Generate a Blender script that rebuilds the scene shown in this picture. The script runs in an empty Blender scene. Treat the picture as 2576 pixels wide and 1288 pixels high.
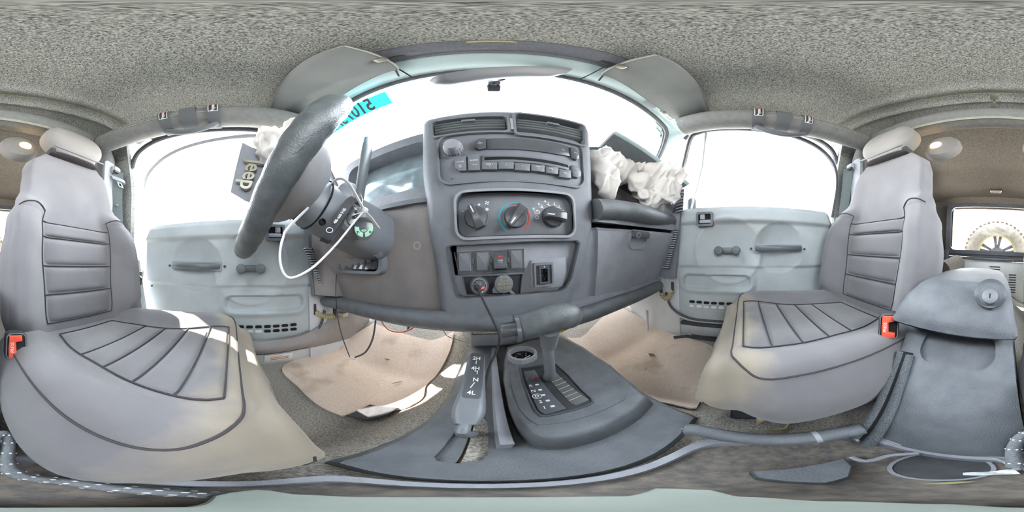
import bpy, bmesh, math, random
from math import sin, cos, pi, radians, hypot
from mathutils import Vector, Matrix, noise
random.seed(7)
C = bpy.context.scene.collection
SC = bpy.context.scene

# ------------------------------------------------------------------ camera
# full-sphere panorama, car frame: x to the passenger side, y to the bonnet, z up, camera height = 0
W, H = 2576, 1288
PSI, ROLL, CX = radians(8.4), radians(2.6), -0.055
_cy, _sy, _cr, _sr = cos(PSI), sin(PSI), cos(ROLL), sin(ROLL)
def ray(px, py):
    lon, lat = radians((px-1288)*360/W), radians((644-py)*360/W)
    c = (cos(lat)*sin(lon), cos(lat)*cos(lon), sin(lat))
    x, y, z = c[0]*_cy+c[1]*_sy, -c[0]*_sy+c[1]*_cy, c[2]
    return Vector((x*_cr+z*_sr, y, -x*_sr+z*_cr))
CAM = Vector((CX, 0, 0))
def P(px, py, x=None, y=None, z=None, d=None):
    """the car-frame point seen at a pixel of the photograph, on a known plane or at a known distance"""
    r = ray(px, py)
    if x is not None: t = (x-CX)/r[0]
    elif y is not None: t = y/r[1]
    elif z is not None: t = z/r[2]
    else: t = d
    return CAM + r*t
cd = bpy.data.cameras.new('camera'); cam = bpy.data.objects.new('camera', cd); C.objects.link(cam)
cd.type = 'PANO'
for holder in (cd, getattr(cd, 'cycles', None)):
    try: holder.panorama_type = 'EQUIRECTANGULAR'
    except Exception: pass
_f, _u, _r = ray(1288, 644), ray(1288, 0), ray(1932, 644)
cam.matrix_world = Matrix(((_r[0], _u[0], -_f[0], CX), (_r[1], _u[1], -_f[1], 0), (_r[2], _u[2], -_f[2], 0), (0, 0, 0, 1)))
cd.clip_start = 0.005
SC.camera = cam

# ------------------------------------------------------------------ world, sun, exposure
wd = bpy.data.worlds.new('sky'); SC.world = wd; wd.use_nodes = True
_n = wd.node_tree.nodes; _l = wd.node_tree.links
_bg = _n['Background']; _bg.inputs[1].default_value = 1.0
_tc = _n.new('ShaderNodeTexCoord'); _sx = _n.new('ShaderNodeSeparateXYZ'); _rp = _n.new('ShaderNodeValToRGB')
_l.new(_tc.outputs['Generated'], _sx.inputs[0]); _l.new(_sx.outputs[2], _rp.inputs[0]); _l.new(_rp.outputs[0], _bg.inputs[0])
_rp.color_ramp.elements[0].color = (7.6, 7.9, 8.0, 1); _rp.color_ramp.elements[1].color = (6.0, 6.7, 7.4, 1)   # bright hazy sky
sl = bpy.data.lights.new('sun', 'SUN'); sun = bpy.data.objects.new('sun', sl); C.objects.link(sun)
sl.energy = 14; sl.angle = radians(0.6); sl.color = (1, .93, .82)
sun.rotation_euler = Vector((-.39, -.60, .70)).to_track_quat('Z', 'Y').to_euler()
SC.view_settings.view_transform = 'Standard'; SC.view_settings.look = 'None'
SC.view_settings.exposure = 1.22; SC.view_settings.gamma = 1; SC.view_settings.use_curve_mapping = False
try:
    SC.cycles.use_denoising = True; SC.cycles.max_bounces = 10; SC.cycles.diffuse_bounces = 5
    SC.cycles.transparent_max_bounces = 16; SC.cycles.caustics_reflective = False; SC.cycles.caustics_refractive = False
    SC.cycles.sample_clamp_indirect = 6
except Exception: pass

# ------------------------------------------------------------------ materials
def srgb(c):
    v = [k/255 for k in c]
    return tuple(k/12.92 if k <= .04045 else ((k+.055)/1.055)**2.4 for k in v)+(1,)
def mat(name, col, rough=.6, col2=None, vs=60, bump=0, bs=400, metal=0, spec=.5, emit=None, es=0, vd=4, sheen=0, lo=.35, hi=.65, dust=None, stretch=None):
    """procedural principled material: two colours mixed by noise, a fine bump, and optionally settled dust on upward faces"""
    m = bpy.data.materials.new(name); m.use_nodes = True
    n, l = m.node_tree.nodes, m.node_tree.links; b = n['Principled BSDF']
    b.inputs['Roughness'].default_value = rough; b.inputs['Metallic'].default_value = metal
    b.inputs['Specular IOR Level'].default_value = spec
    c1 = srgb(col)
    tc = n.new('ShaderNodeTexCoord'); vec = tc.outputs['Object']
    if stretch:
        mp = n.new('ShaderNodeMapping'); mp.inputs['Scale'].default_value = stretch; l.new(vec, mp.inputs[0]); vec = mp.outputs[0]
    out = None
    if col2 is not None:
        c2 = srgb(col2)
        t = n.new('ShaderNodeTexNoise'); t.inputs['Scale'].default_value = vs; t.inputs['Detail'].default_value = vd
        l.new(vec, t.inputs['Vector'])
        r = n.new('ShaderNodeValToRGB'); r.color_ramp.elements[0].color = c1; r.color_ramp.elements[1].color = c2
        r.color_ramp.elements[0].position = lo; r.color_ramp.elements[1].position = hi
        l.new(t.outputs['Fac'], r.inputs[0]); out = r.outputs[0]
    if dust is not None:
        dc, ds, dlo, dhi = dust
        t = n.new('ShaderNodeTexNoise'); t.inputs['Scale'].default_value = ds; t.inputs['Detail'].default_value = 8
        l.new(tc.outputs['Object'], t.inputs['Vector'])
        mr = n.new('ShaderNodeMapRange'); mr.inputs[1].default_value = dlo; mr.inputs[2].default_value = dhi
        l.new(t.outputs['Fac'], mr.inputs[0])
        mx = n.new('ShaderNodeMixRGB'); mx.inputs[1].default_value = c1; mx.inputs[2].default_value = srgb(dc)
        if out: l.new(out, mx.inputs[1])
        l.new(mr.outputs[0], mx.inputs[0]); out = mx.outputs[0]
    if out: l.new(out, b.inputs['Base Color'])
    else: b.inputs['Base Color'].default_value = c1
    if bump:
        t = n.new('ShaderNodeTexNoise'); t.inputs['Scale'].default_value = bs; t.inputs['Detail'].default_value = 3
        l.new(vec, t.inputs['Vector'])
        bp = n.new('ShaderNodeBump'); bp.inputs['Strength'].default_value = bump; bp.inputs['Distance'].default_value = .002
        l.new(t.outputs['Fac'], bp.inputs['Height']); l.new(bp.outputs[0], b.inputs['Normal'])
    if emit:
        b.inputs['Emission Color'].default_value = srgb(emit); b.inputs['Emission Strength'].default_value = es
    if sheen:
        b.inputs['Sheen Weight'].default_value = sheen
    return m
def glass_mat(name, tint=(1, 1, 1, 1), refl=.06):
    m = bpy.data.materials.new(name); m.use_nodes = True
    n, l = m.node_tree.nodes, m.node_tree.links
    n.remove(n['Principled BSDF'])
    t = n.new('ShaderNodeBsdfTransparent'); t.inputs[0].default_value = tint
    g = n.new('ShaderNodeBsdfGlossy'); g.inputs['Roughness'].default_value = .02
    fr = n.new('ShaderNodeFresnel'); fr.inputs[0].default_value = 1.3
    mx = n.new('ShaderNodeMixShader'); l.new(fr.outputs[0], mx.inputs[0]); l.new(t.outputs[0], mx.inputs[1]); l.new(g.outputs[0], mx.inputs[2])
    l.new(mx.outputs[0], n['Material Output'].inputs[0])
    return m
MT = dict(
    plastic=mat('charcoal_plastic', (152, 155, 163), .5, (162, 165, 173), 25, .35, 900),
    plastic_smooth=mat('smooth_charcoal_plastic', (112, 116, 123), .42, (120, 124, 131), 12, .1, 1200),
    pebble=mat('pebbled_plastic', (92, 96, 101), .5, (106, 110, 115), 30, .6, 500),
    bezel=mat('matte_bezel', (118, 121, 129), .55, (126, 129, 137), 30, .1, 900),
    gloss=mat('gloss_black', (84, 87, 92), .22, (92, 95, 101), 20),
    black=mat('soft_black', (46, 47, 50), .7, (56, 57, 61), 40),
    void=mat('dark_recess', (18, 18, 20), .9),
    brownplastic=mat('sun_faded_plastic', (126, 122, 124), .5, (140, 133, 131), 14, .5, 420),
    door=mat('door_trim_plastic', (164, 171, 174), .55, (174, 181, 184), 10, .3, 700, dust=((150, 144, 134), 5, .60, .88)),
    seat=mat('neoprene_cover', (106, 104, 107), .85, (116, 114, 117), 9, .3, 1400, sheen=.25),
    seam=mat('seam_thread', (62, 59, 62), .9),
    headrest=mat('headrest_fabric', (124, 120, 118), .85, (134, 130, 126), 9, .3, 1400, sheen=.2),
    liner=mat('carpet_liner', (66, 69, 69), .95, (198, 201, 196), 420, .8, 600, vd=2, lo=.32, hi=.72),
    liner_brown=mat('carpet_liner_rear', (74, 69, 64), .95, (146, 138, 128), 420, .8, 600, vd=2, lo=.36, hi=.66),
    carpet=mat('floor_carpet', (126, 122, 116), .95, (190, 184, 174), 300, .8, 500, vd=5, dust=((178, 168, 152), 14, .55, .9)),
    mat_=mat('tan_floor_mat', (222, 203, 188), .95, (240, 222, 208), 220, .6, 500, dust=((164, 143, 122), 8, .58, .85)),
    silver=mat('silver_paint', (186, 190, 195), .35, (198, 202, 206), 6, metal=.2, dust=((150, 139, 126), 9, .62, .85)),
    whitepaint=mat('white_paint', (232, 232, 232), .4, (240, 240, 240), 8),
    rubber=mat('rubber_seal', (66, 67, 71), .6, (78, 79, 84), 60, .2, 500),
    padcover=mat('roll_bar_cover', (114, 116, 116), .85, (124, 125, 125), 60, .3, 900),
    strap=mat('strap_webbing', (92, 96, 100), .9, (103, 107, 111), 500, .5, 1500),
    belt=mat('belt_webbing', (92, 101, 101), .8, (102, 111, 111), 300, .4, 1600),
    chrome=mat('bright_metal', (200, 200, 200), .25, (214, 214, 214), 30, metal=1),
    steel=mat('zinc_metal', (182, 178, 162), .35, (196, 192, 176), 40, metal=.9),
    white=mat('white_print', (232, 232, 232), .6),
    offwhite=mat('airbag_cloth', (236, 231, 226), .9, (242, 238, 233), 40, .4, 1500),
    ziptie=mat('white_nylon', (230, 228, 230), .4),
    orange=mat('orange_plastic', (222, 82, 58), .35, (232, 98, 72), 40),
    teal=mat('teal_print', (20, 182, 198), .6), red=mat('red_print', (216, 66, 60), .6), redglow=mat('red_lamp', (255, 44, 34), .4, emit=(255, 44, 34), es=3),
    mint=mat('mint_rubber', (168, 214, 188), .6, (178, 222, 198), 50),
    leather=mat('wheel_leather', (80, 85, 87), .36, (96, 101, 103), 60, .4, 520),
    teak=mat('visor_vinyl', (126, 130, 131), .6, (138, 142, 143), 8, .3, 700),
    header=mat('header_trim', (166, 186, 188), .55, (178, 197, 199), 10, .2, 800),
    headerdark=mat('header_pad', (96, 100, 108), .8, (106, 110, 118), 200, .3, 900),
    lamp=mat('dome_lamp_lens', (255, 232, 184), .3, emit=(255, 196, 100), es=6),
    amber=mat('orange_wire', (240, 98, 60), .4), yellow=mat('yellow_sheath', (240, 176, 34), .5),
    tan=mat('tan_cord', (166, 156, 122), .9, (192, 180, 144), 400, .5, 900),
    rope=mat('braided_rope', (118, 122, 127), .85, (140, 144, 149), 500, .6, 800), fleck=mat('reflective_fleck', (244, 244, 244), .5),
    tyre=mat('glare_paled_tyre', (142, 136, 124), .9, (162, 155, 144), 30, .5, 120), alloy=mat('alloy_wheel', (112, 114, 120), .5, (122, 124, 130), 20, metal=.2),  # rear-window glare painted into the tyre as a pale grey
    tailgate=mat('tailgate_paint', (202, 205, 203), .45, (212, 214, 212), 9, dust=((162, 155, 145), 11, .62, .8)),
    ground=mat('pale_gravel', (184, 177, 167), .95, (202, 196, 187), 8), concrete=mat('pale_wall', (218, 216, 212), .9, (228, 226, 222), 4),
    shell=mat('hardtop_shell', (84, 85, 90), .9), paper=mat('white_paper', (224, 228, 229), .7, (238, 240, 240), 40), leaf=mat('dry_leaf', (186, 178, 130), .8, (144, 138, 92), 60),
    stand=mat('pale_mount', (138, 147, 139), .5, (150, 158, 150), 20), brushes=mat('brush_strip', (74, 78, 82), .95, (112, 117, 122), 600, .8, 900),
    label=mat('warning_label', (218, 220, 218), .6, (204, 206, 204), 90), brown=mat('rust_grit', (132, 112, 88), .95, (96, 84, 68), 90, .6, 300),
    handle=mat('handle_plastic', (88, 94, 97), .42, (98, 104, 107), 20, .1, 1200), hub=mat('hub_plastic', (146, 145, 147), .5, (156, 154, 155), 14, .3, 700),
    grit=mat('gritty_tray', (104, 101, 99), .85, (140, 131, 121), 120, .5, 400, vd=6),
    welt=mat('pale_welt', (162, 166, 158), .7, (172, 176, 168), 60),
    glass=glass_mat('clear_glass'), mirror=mat('tinted_lens', (160, 176, 184), .12, (182, 196, 204), 30, metal=.6),
)

# ------------------------------------------------------------------ geometry helpers
class G:
    def __init__(s): s.v = []; s.f = []
    def add(s, vs, fs):
        o = len(s.v); s.v += [tuple(v) for v in vs]; s.f += [tuple(i+o for i in f) for f in fs]; return s
    def loft(s, loops, closed=True, cap0=True, cap1=True):
        n = len(loops[0]); vs = [p for lp in loops for p in lp]; fs = []
        for i in range(len(loops)-1):
            for j in range(n if closed else n-1):
                k = (j+1) % n; fs.append((i*n+j, i*n+k, (i+1)*n+k, (i+1)*n+j))
        if closed and cap0: fs.append(tuple(range(n-1, -1, -1)))
        if closed and cap1: fs.append(tuple((len(loops)-1)*n+j for j in range(n)))
        return s.add(vs, fs)
    def grid(s, fn, nu, nv):
        return s.loft([[fn(i/nu, j/nv) for i in range(nu+1)] for j in range(nv+1)], closed=False)
    def slab(s, fn, nu, nv, th):
        """thick sheet: fn gives the face, th a vector (or function) to its back"""
        t = th if callable(th) else (lambda u, v: Vector(th))
        A = [[Vector(fn(i/nu, j/nv)) for i in range(nu+1)] for j in range(nv+1)]
        B = [[A[j][i]+t(i/nu, j/nv) for i in range(nu+1)] for j in range(nv+1)]
        n = nu+1; fs = []; vs = [p for r in A for p in r]+[p for r in B for p in r]; o = n*(nv+1)
        for j in range(nv):
            for i in range(nu):
                a = j*n+i; fs.append((a, a+1, a+n+1, a+n)); fs.append((o+a, o+a+n, o+a+n+1, o+a+1))
        for i in range(nu):
            a = i; fs.append((a, o+a, o+a+1, a+1)); a = nv*n+i; fs.append((a, a+1, o+a+1, o+a))
        for j in range(nv):
            a = j*n; fs.append((a, a+n, o+a+n, o+a)); a = j*n+nu; fs.append((a, o+a, o+a+n, a+n))
        return s.add(vs, fs)
    def box(s, c, size, rot=None, bev=.003):
        hx, hy, hz = size[0]/2, size[1]/2, size[2]/2; b = min(bev, hx*.9, hy*.9, hz*.9)
        lo = []
        for z, k in ((-hz, b), (-hz+b*.3, b*.3), (-hz+b, 0), (hz-b, 0), (hz-b*.3, b*.3), (hz, b)):
            x, y = hx-k, hy-k; q = b*.7
            lo.append([(x, y-q, z), (x-q, y, z), (-x+q, y, z), (-x, y-q, z), (-x, -y+q, z), (-x+q, -y, z), (x-q, -y, z), (x, -y+q, z)])
        m = (rot.to_matrix() if hasattr(rot, 'to_matrix') else rot) if rot is not None else Matrix.Identity(3)
        c = Vector(c)
        return s.loft([[c+m @ Vector(p) for p in l] for l in lo])
    def tube(s, pts, r, n=12, closed=False, flat=1.0, up=None):
        pts = [Vector(p) for p in pts]; N = len(pts); loops = []; ref = Vector(up) if up is not None else None; prev = None
        for i, p in enumerate(pts):
            t = (pts[(i+1) % N]-pts[i-1]) if closed else (pts[min(i+1, N-1)]-pts[max(i-1, 0)])
            t.normalize()
            if ref is not None: a = ref - t*ref.dot(t)
            elif prev is None: a = Vector((0, 0, 1)) - t*t.z if abs(t.z) < .9 else Vector((1, 0, 0))-t*t.x
            else: a = prev - t*prev.dot(t)
            if a.length < 1e-6: a = t.orthogonal()
            a.normalize(); prev = a; b = t.cross(a); rr = r[i] if isinstance(r, (list, tuple)) else r
            loops.append([p+a*(rr*flat*cos(2*pi*k/n))+b*(rr*sin(2*pi*k/n)) for k in range(n)])
        if closed:
            loops.append(loops[0]); return s.loft(loops, True, False, False)
        return s.loft(loops)
    def prism(s, lp, fr, n0, n1, ch=.0008):
        def ring(k, n):
            L_ = len(lp); out = []
            for i in range(L_):
                p = Vector(lp[i]); e1 = (p-Vector(lp[i-1])); e2 = (Vector(lp[(i+1) % L_])-p)
                d = Vector((0, 0))
                for e in (e1, e2):
                    if e.length > 1e-9: e.normalize(); d += Vector((-e.y, e.x))
                if d.length > 1e-9: d.normalize()
                out.append(fr(p.x+d.x*k, p.y+d.y*k, n))
            return out
        sg = 1 if n1 > n0 else -1
        return s.loft([ring(0, n0), ring(0, n1-sg*ch), ring(ch*.3, n1-sg*ch*.3), ring(ch, n1)])
    def lathe(s, prof, fr, n=28, u0=0, v0=0):
        return s.loft([[fr(u0+r*cos(2*pi*k/n), v0+r*sin(2*pi*k/n), h) for k in range(n)] for r, h in prof])
def frame(O, U, V, N=None):
    O, U, V = Vector(O), Vector(U).normalized(), Vector(V)
    V = (V-U*V.dot(U)).normalized(); N = U.cross(V) if N is None else Vector(N)
    f = lambda u, v, n=0: O+U*u+V*v+N*n
    f.m = (O, U, V, N)
    return f
def rr(w, h, r, cx=0, cy=0, n=5):
    r = min(r, w/2*.999, h/2*.999); o = []
    for qx, qy, a in ((1, 1, 0), (-1, 1, 90), (-1, -1, 180), (1, -1, 270)):
        for k in range(n+1):
            t = radians(a+90*k/n); o.append((cx+qx*(w/2-r)+r*cos(t), cy+qy*(h/2-r)+r*sin(t)))
    return o
def circ(r, cx=0, cy=0, n=24): return [(cx+r*cos(2*pi*k/n), cy+r*sin(2*pi*k/n)) for k in range(n)]
def spline(pts, n=8, closed=False):
    pts = [Vector(p) for p in pts]; N = len(pts); o = []
    for i in range(N if closed else N-1):
        g = (lambda k: pts[k % N]) if closed else (lambda k: pts[min(max(k, 0), N-1)])
        p0, p1, p2, p3 = g(i-1), g(i), g(i+1), g(i+2)
        for k in range(n):
            t = k/n; o.append(.5*((2*p1)+(p2-p0)*t+(2*p0-5*p1+4*p2-p3)*t*t+(3*p1-p0-3*p2+p3)*t**3))
    if not closed: o.append(pts[-1])
    return o
def lerp(a, b, t): return a+(b-a)*t
def tab(tb, x):
    if x <= tb[0][0]: return tb[0][1]
    for (a, b), (c, d) in zip(tb, tb[1:]):
        if x <= c:
            t = (x-a)/(c-a); t = t*t*(3-2*t); return b+(d-b)*t
    return tb[-1][1]
def sstep(a, b, x):
    t = min(1, max(0, (x-a)/(b-a))); return t*t*(3-2*t)

# ------------------------------------------------------------------ object helpers
def mesh_of(name, g, m, ang=35):
    me = bpy.data.meshes.new(name); me.from_pydata([tuple(v) for v in g.v], [], g.f); me.validate()
    bm = bmesh.new(); bm.from_mesh(me); bmesh.ops.recalc_face_normals(bm, faces=bm.faces); bm.to_mesh(me); bm.free()
    me.materials.append(MT[m] if isinstance(m, str) else m)
    me.shade_smooth()
    try: me.set_sharp_from_angle(angle=radians(ang))
    except Exception: pass
    return me
def link(name, me, parent=None):
    o = bpy.data.objects.new(name, me); C.objects.link(o)
    if parent is not None:
        o.parent = parent
        if parent.parent is None: o.location = -parent.location
    return o
def part(name, g, m, parent, label=None, ang=35):
    o = link(name, mesh_of(name, g, m, ang), parent)
    if label: o['label'] = label
    return o
def tag(o, label, cat, group=None):
    o['label'] = label; o['category'] = cat
    if group: o['group'] = group
    return o
def thing(name, label, cat, loc=(0, 0, 0), group=None):
    o = bpy.data.objects.new(name, None); C.objects.link(o); o.location = loc; o.empty_display_size = .05
    return tag(o, label, cat, group)
def solo(name, g, m, label, cat, group=None, ang=35):
    return tag(part(name, g, m, None, None, ang), label, cat, group)
def struct(name, g, m, parent=None, ang=35):
    o = part(name, g, m, parent, None, ang)
    if parent is None: o['kind'] = 'structure'
    return o
def sroot(name, loc=(0, 0, 0)):
    o = bpy.data.objects.new(name, None); C.objects.link(o); o.location = loc; o.empty_display_size = .05; o['kind'] = 'structure'; return o
def copy_tree(o, parent=None):
    c = o.copy(); C.objects.link(c)
    if parent is not None: c.parent = parent
    for ch in list(o.children): copy_tree(ch, c)
    return c
def cut(o, gs):
    """carve pockets into an object"""
    for g in gs:
        me = mesh_of('pocket', g, o.data.materials[0]); t = bpy.data.objects.new('pocket', me); C.objects.link(t)
        md = o.modifiers.new('b', 'BOOLEAN'); md.operation = 'DIFFERENCE'; md.object = t; md.solver = 'EXACT'
        bpy.context.view_layer.update()
        dg = bpy.context.evaluated_depsgraph_get(); new = bpy.data.meshes.new_from_object(o.evaluated_get(dg))
        o.modifiers.clear(); o.data = new; bpy.data.objects.remove(t)
    try: o.data.set_sharp_from_angle(angle=radians(30))
    except Exception: pass
def text(s, fr, u, v, size, m, parent, name='lettering', n=.0006, ang=0, mirror=False, bold=.0, sx=1, th=.0003):
    cu = bpy.data.curves.new('t', 'FONT'); cu.body = s; cu.size = size; cu.align_x = 'CENTER'; cu.align_y = 'CENTER'; cu.extrude = th; cu.offset = bold*size
    cu.resolution_u = 3
    o = bpy.data.objects.new('t', cu); C.objects.link(o); bpy.context.view_layer.update()
    me = bpy.data.meshes.new_from_object(o.evaluated_get(bpy.context.evaluated_depsgraph_get())); bpy.data.objects.remove(o); bpy.data.curves.remove(cu)
    ca, sa = cos(radians(ang)), sin(radians(ang))
    for vx in me.vertices:
        x, y, z = vx.co; x *= sx
        if mirror: x = -x
        vx.co = fr(u+x*ca-y*sa, v+x*sa+y*ca, n+z)
    me.materials.clear(); me.materials.append(MT[m]); me.name = name
    return link(name, me, parent)
# ------------------------------------------------------------------ outside
g = G(); g.box((0, 0, -1.06), (60, 60, .04)); struct('ground', g, 'ground')
cp = thing('carport', 'white slatted carport roof on grey posts far behind the rear window', 'carport', (0, -7, -1.04))
for i in range(9):
    g = G(); g.box((0, -6.2-.35*i, 1.55+.05*i), (9, .16, .05), bev=.01); part('slat', g, 'concrete', cp)
for x in (-2.2, -.55, .62, 2.4):
    g = G(); g.box((x, -6.3, .23), (.12, .12, 2.54), bev=.01); part('post', g, 'alloy', cp)
g = G(); g.box((0, -9.6, .2), (12, .2, 2.4), bev=.01); part('back_wall', g, 'concrete', cp)

# ------------------------------------------------------------------ floor and tub
FZ = -.45
def floor_z(x, y):
    z = FZ
    if y > .42: z += min(.34, (y-.42)*.62)
    t = max(0, 1-abs(x)/.3); z += .10*sstep(0, .6, t)*(1 if y < .6 else .6)
    return z
g = G(); g.slab(lambda u, v: (lerp(-.72, .72, u), lerp(-1.55, .98, v), floor_z(lerp(-.72, .72, u), lerp(-1.55, .98, v))), 60, 60, (0, 0, -.03)); struct('floor', g, 'carpet')
g = G(); g.box((0, 1.0, -.1), (1.5, .04, 1.0)); struct('wall_front', g, 'carpet')
for side, nm in ((-1, 'left'), (1, 'right')):
    w = sroot('wall_'+nm, (side*.70, -.9, FZ))
    g = G()
    g.box((side*.70, -1.03, -.14), (.05, 1.14, .64)); g.box((side*.675, -1.05, .57), (.07, 1.1, .1)); g.box((side*.69, -1.44, .35), (.05, .2, .5))
    part('quarter_panel', g, 'shell', w)
    g = G(); g.slab(lambda u, v: (side*lerp(lerp(.655, .66, u), .60, sstep(.45, 1, v)), lerp(-.435, -.70, u), lerp(.0, .66, v)), 8, 14, (side*.03, 0, 0))
    part('pillar_carpet', g, 'liner', w)
    # glass of the rear side window behind the pillar
    g = G(); g.box((side*.685, -1.02, .355), (.006, .68, .34), bev=.001); part('side_glass', g, 'glass', w)
    # painted rocker, jamb and kick panel
    g = G(); s = side
    g.box((s*.685, -.03, -.40), (.05, 1.0, .09), bev=.012)
    part('rocker', g, 'silver', w)
    g = G()
    prof = [(-.40, .655), (-.34, .650), (-.335, .675), (-.31, .69)]
    g.slab(lambda u, v: (s*tab([(0, .648), (.4, .640), (1, .60)], u), lerp(.30, .80, u), lerp(FZ+.0+.30*sstep(.25, 1, u), -.10, v)), 14, 8, (s*.04, 0, 0))
    part('kick_panel', g, 'silver', w)
    g = G(); g.tube(spline([(s*.66, -.50, -.30), (s*.66, -.42, -.345), (s*.66, -.2, -.35), (s*.66, .1, -.352), (s*.66, .26, -.345), (s*.655, .345, -.30), (s*.65, .38, -.22), (s*.65, .385, -.10)], 8), .013, 10); part('door_seal', g, 'silver' if s > 0 else 'silver', w)
    g = G(); g.tube(spline([(s*.648, -.46, -.312), (s*.648, -.2, -.338), (s*.648, .1, -.34), (s*.646, .25, -.335), (s*.64, .335, -.29), (s*.637, .365, -.21)], 8), .006, 8); part('inner_seal', g, 'rubber', w)
    g = G(); g.box((s*.645, -.02, -.362), (.03, .62, .016), bev=.005); part('sill_plate', g, 'black', w)
    g = G(); g.slab(lambda u, v: (s*(.66-.012*sin(pi*u)), lerp(-.46, -.33-.08*v, u), lerp(-.40, .01, v)), 6, 10, (s*.04, 0, 0)); part('door_jamb', g, 'silver', w)
# rocker foot moulding and warning sticker on the driver's side
w = [o for o in C.objects if o.name == 'wall_left'][0]
g = G(); g.slab(lambda u, v: (-.64+.02*sin(pi*v)*1.0, lerp(-.25, .62, u), lerp(-.375-.02*sstep(.5, 1, u), -.31+.13*sstep(.55, .95, u), v)), 24, 8, (-.02, 0, 0)); part('sill_moulding', g, 'brownplastic', w)
f = frame((-.655, .17, -.405), (0, 1, 0), (.1, 0, 1), N=(1, 0, 0))
g = G(); g.prism(rr(.11, .034, .003), f, .001, .003); lb = part('warning_sticker', g, 'label', w)
for k in range(3):
    g = G(); g.prism(rr(.07 if k else .05, .004, .001, .004-.01*(k == 0), .009-.009*k), f, .003, .0035); part('print_line', g, ('yellow', 'seam', 'red')[k] if k != 1 else 'alloy', lb)
w = [o for o in C.objects if o.name == 'wall_right'][0]
g = G()
for y in (.55, .60):
    pass
g.tube([(.612, .56, -.22), (.612, .56, -.29), (.606, .66, -.18)], .006, 8); part('panel_rib', g, 'whitepaint', w)
g = G(); g.tube([(.60, .455, -.31), (.602, .455, -.44)], .008, 8); part('panel_bead', g, 'silver', w)
g = G(); g.tube([(.63, -.1, FZ+.012), (.63, .1, FZ+.012), (.635, .26, FZ+.014), (.6, .31, FZ+.014)], .008, 8); g.tube([(.645, -.1, FZ+.018), (.645, .24, FZ+.018)], .005, 8); part('wiring_harness', g, 'black', w)

# ------------------------------------------------------------------ hardtop
RZ = .675
def roof_z(x, y):
    z = RZ - .035*sstep(.40, .66, abs(x))
    if y > .05: z -= .03*sstep(.05, .25, y)
    # two pressed ribs crossing behind the front seats, bending forward at the sides
    yy = y - .22*max(0, abs(x)-.12)**1.5
    for c, w_, h in ((-.40, .020, .014), (-.475, .016, .018), (-.435, .010, -.010)):
        z -= h*math.exp(-((yy-c)/w_)**2)
    if y < -1.15: z -= .12*sstep(-1.15, -1.5, y)
    return z
g = G(); g.slab(lambda u, v: (lerp(-.645, .645, u), lerp(.235, -.66, v), roof_z(lerp(-.645, .645, u), lerp(.235, -.66, v))), 70, 120, (0, 0, .02))
struct('ceiling', g, 'liner')
g = G(); g.slab(lambda u, v: (lerp(-.70, .70, u), lerp(-.66, -1.5, v), RZ-.012-.05*sstep(.4, .66, abs(lerp(-.70, .70, u)))-.05*sstep(.5, .75, v)-.05*sstep(.55, 1, v)), 40, 40, (0, 0, .02))
cr_ = struct('ceiling', g, 'liner_brown')
g = G(); g.tube([(lerp(-.6, .6, i/30), -.438+.22*max(0, abs(lerp(-.6, .6, i/30))-.12)**1.5, roof_z(lerp(-.6, .6, i/30), -.438+.22*max(0, abs(lerp(-.6, .6, i/30))-.12)**1.5)-.001) for i in range(31)], .0018, 6)
struct('trim_1', g, 'tan')
# rear wall: window frame, glass, tailgate
wr = sroot('wall_rear', (0, -1.55, FZ))
g = G()
g.slab(lambda u, v: (lerp(-.70, .70, u), lerp(-1.56, -1.46, v), lerp(.46, .62, v)), 20, 4, (0, -.03, 0))
g.box((-.56, -1.56, .26), (.28, .03, .46)); g.box((.56, -1.56, .26), (.28, .03, .46))
part('rear_panel', g, 'liner_brown', wr)
fr_ = frame((0, -1.535, .255), (-1, 0, 0), (0, 0, 1), N=(0, 1, 0))
def ring(outer, inner, fr, n0, n1, G_=None):
    q = G_ or G(); A = [fr(p[0], p[1], n0) for p in outer]; B = [fr(p[0], p[1], n1) for p in outer]; Cc = [fr(p[0], p[1], n1) for p in inner]; D = [fr(p[0], p[1], n0) for p in inner]
    q.loft([A, B, Cc, D, A], True, False, False); return q
part('window_surround', ring(rr(.96, .50, .06), rr(.86, .425, .05), fr_, -.01, .015), 'gloss', wr)
for u in (-.25, 0, .28):
    g = G(); g.prism(circ(.006, u, .225, 10), fr_, .014, .02); part('screw', g, 'black', wr)
g = G(); g.prism(rr(.87, .435, .05), fr_, -.004, 0); part('rear_glass', g, 'glass', wr)
g = G(); g.box((0, -1.55, .005), (1.3, .04, .05), bev=.01); g.box((0, -1.53, -.035), (1.3, .03, .03), bev=.008); part('tailgate_rail', g, 'gloss', wr)
g = G(); g.box((.02, -1.55, -.25), (.82, .03, .40), bev=.01); tg = part('tailgate_skin', g, 'tailgate', wr)
ft = frame((.02, -1.5345, -.25), (-1, 0, 0), (0, 0, 1), N=(0, 1, 0))
for u, v, n in ((-.17, .08, 2), (.03, .145, 2), (.2, .075, 8)):
    for k in range(n):
        g = G(); g.prism(rr(.10 if n == 2 else .07, .010, .004, u, v-.024*k), ft, .0, .0015); part('louvre_slot', g, 'seam', tg)
g = G(); part('pressed_edge', ring(rr(.20, .16, .02, .04, -.01), rr(.19, .15, .018, .04, -.01), ft, 0, .004), 'alloy', tg)
g = G(); g.box((-.56, -1.5, -.2), (.26, .06, .48), bev=.01); g.box((.58, -1.5, -.2), (.28, .06, .48), bev=.01); part('corner_box', g, 'shell', wr)

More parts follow.
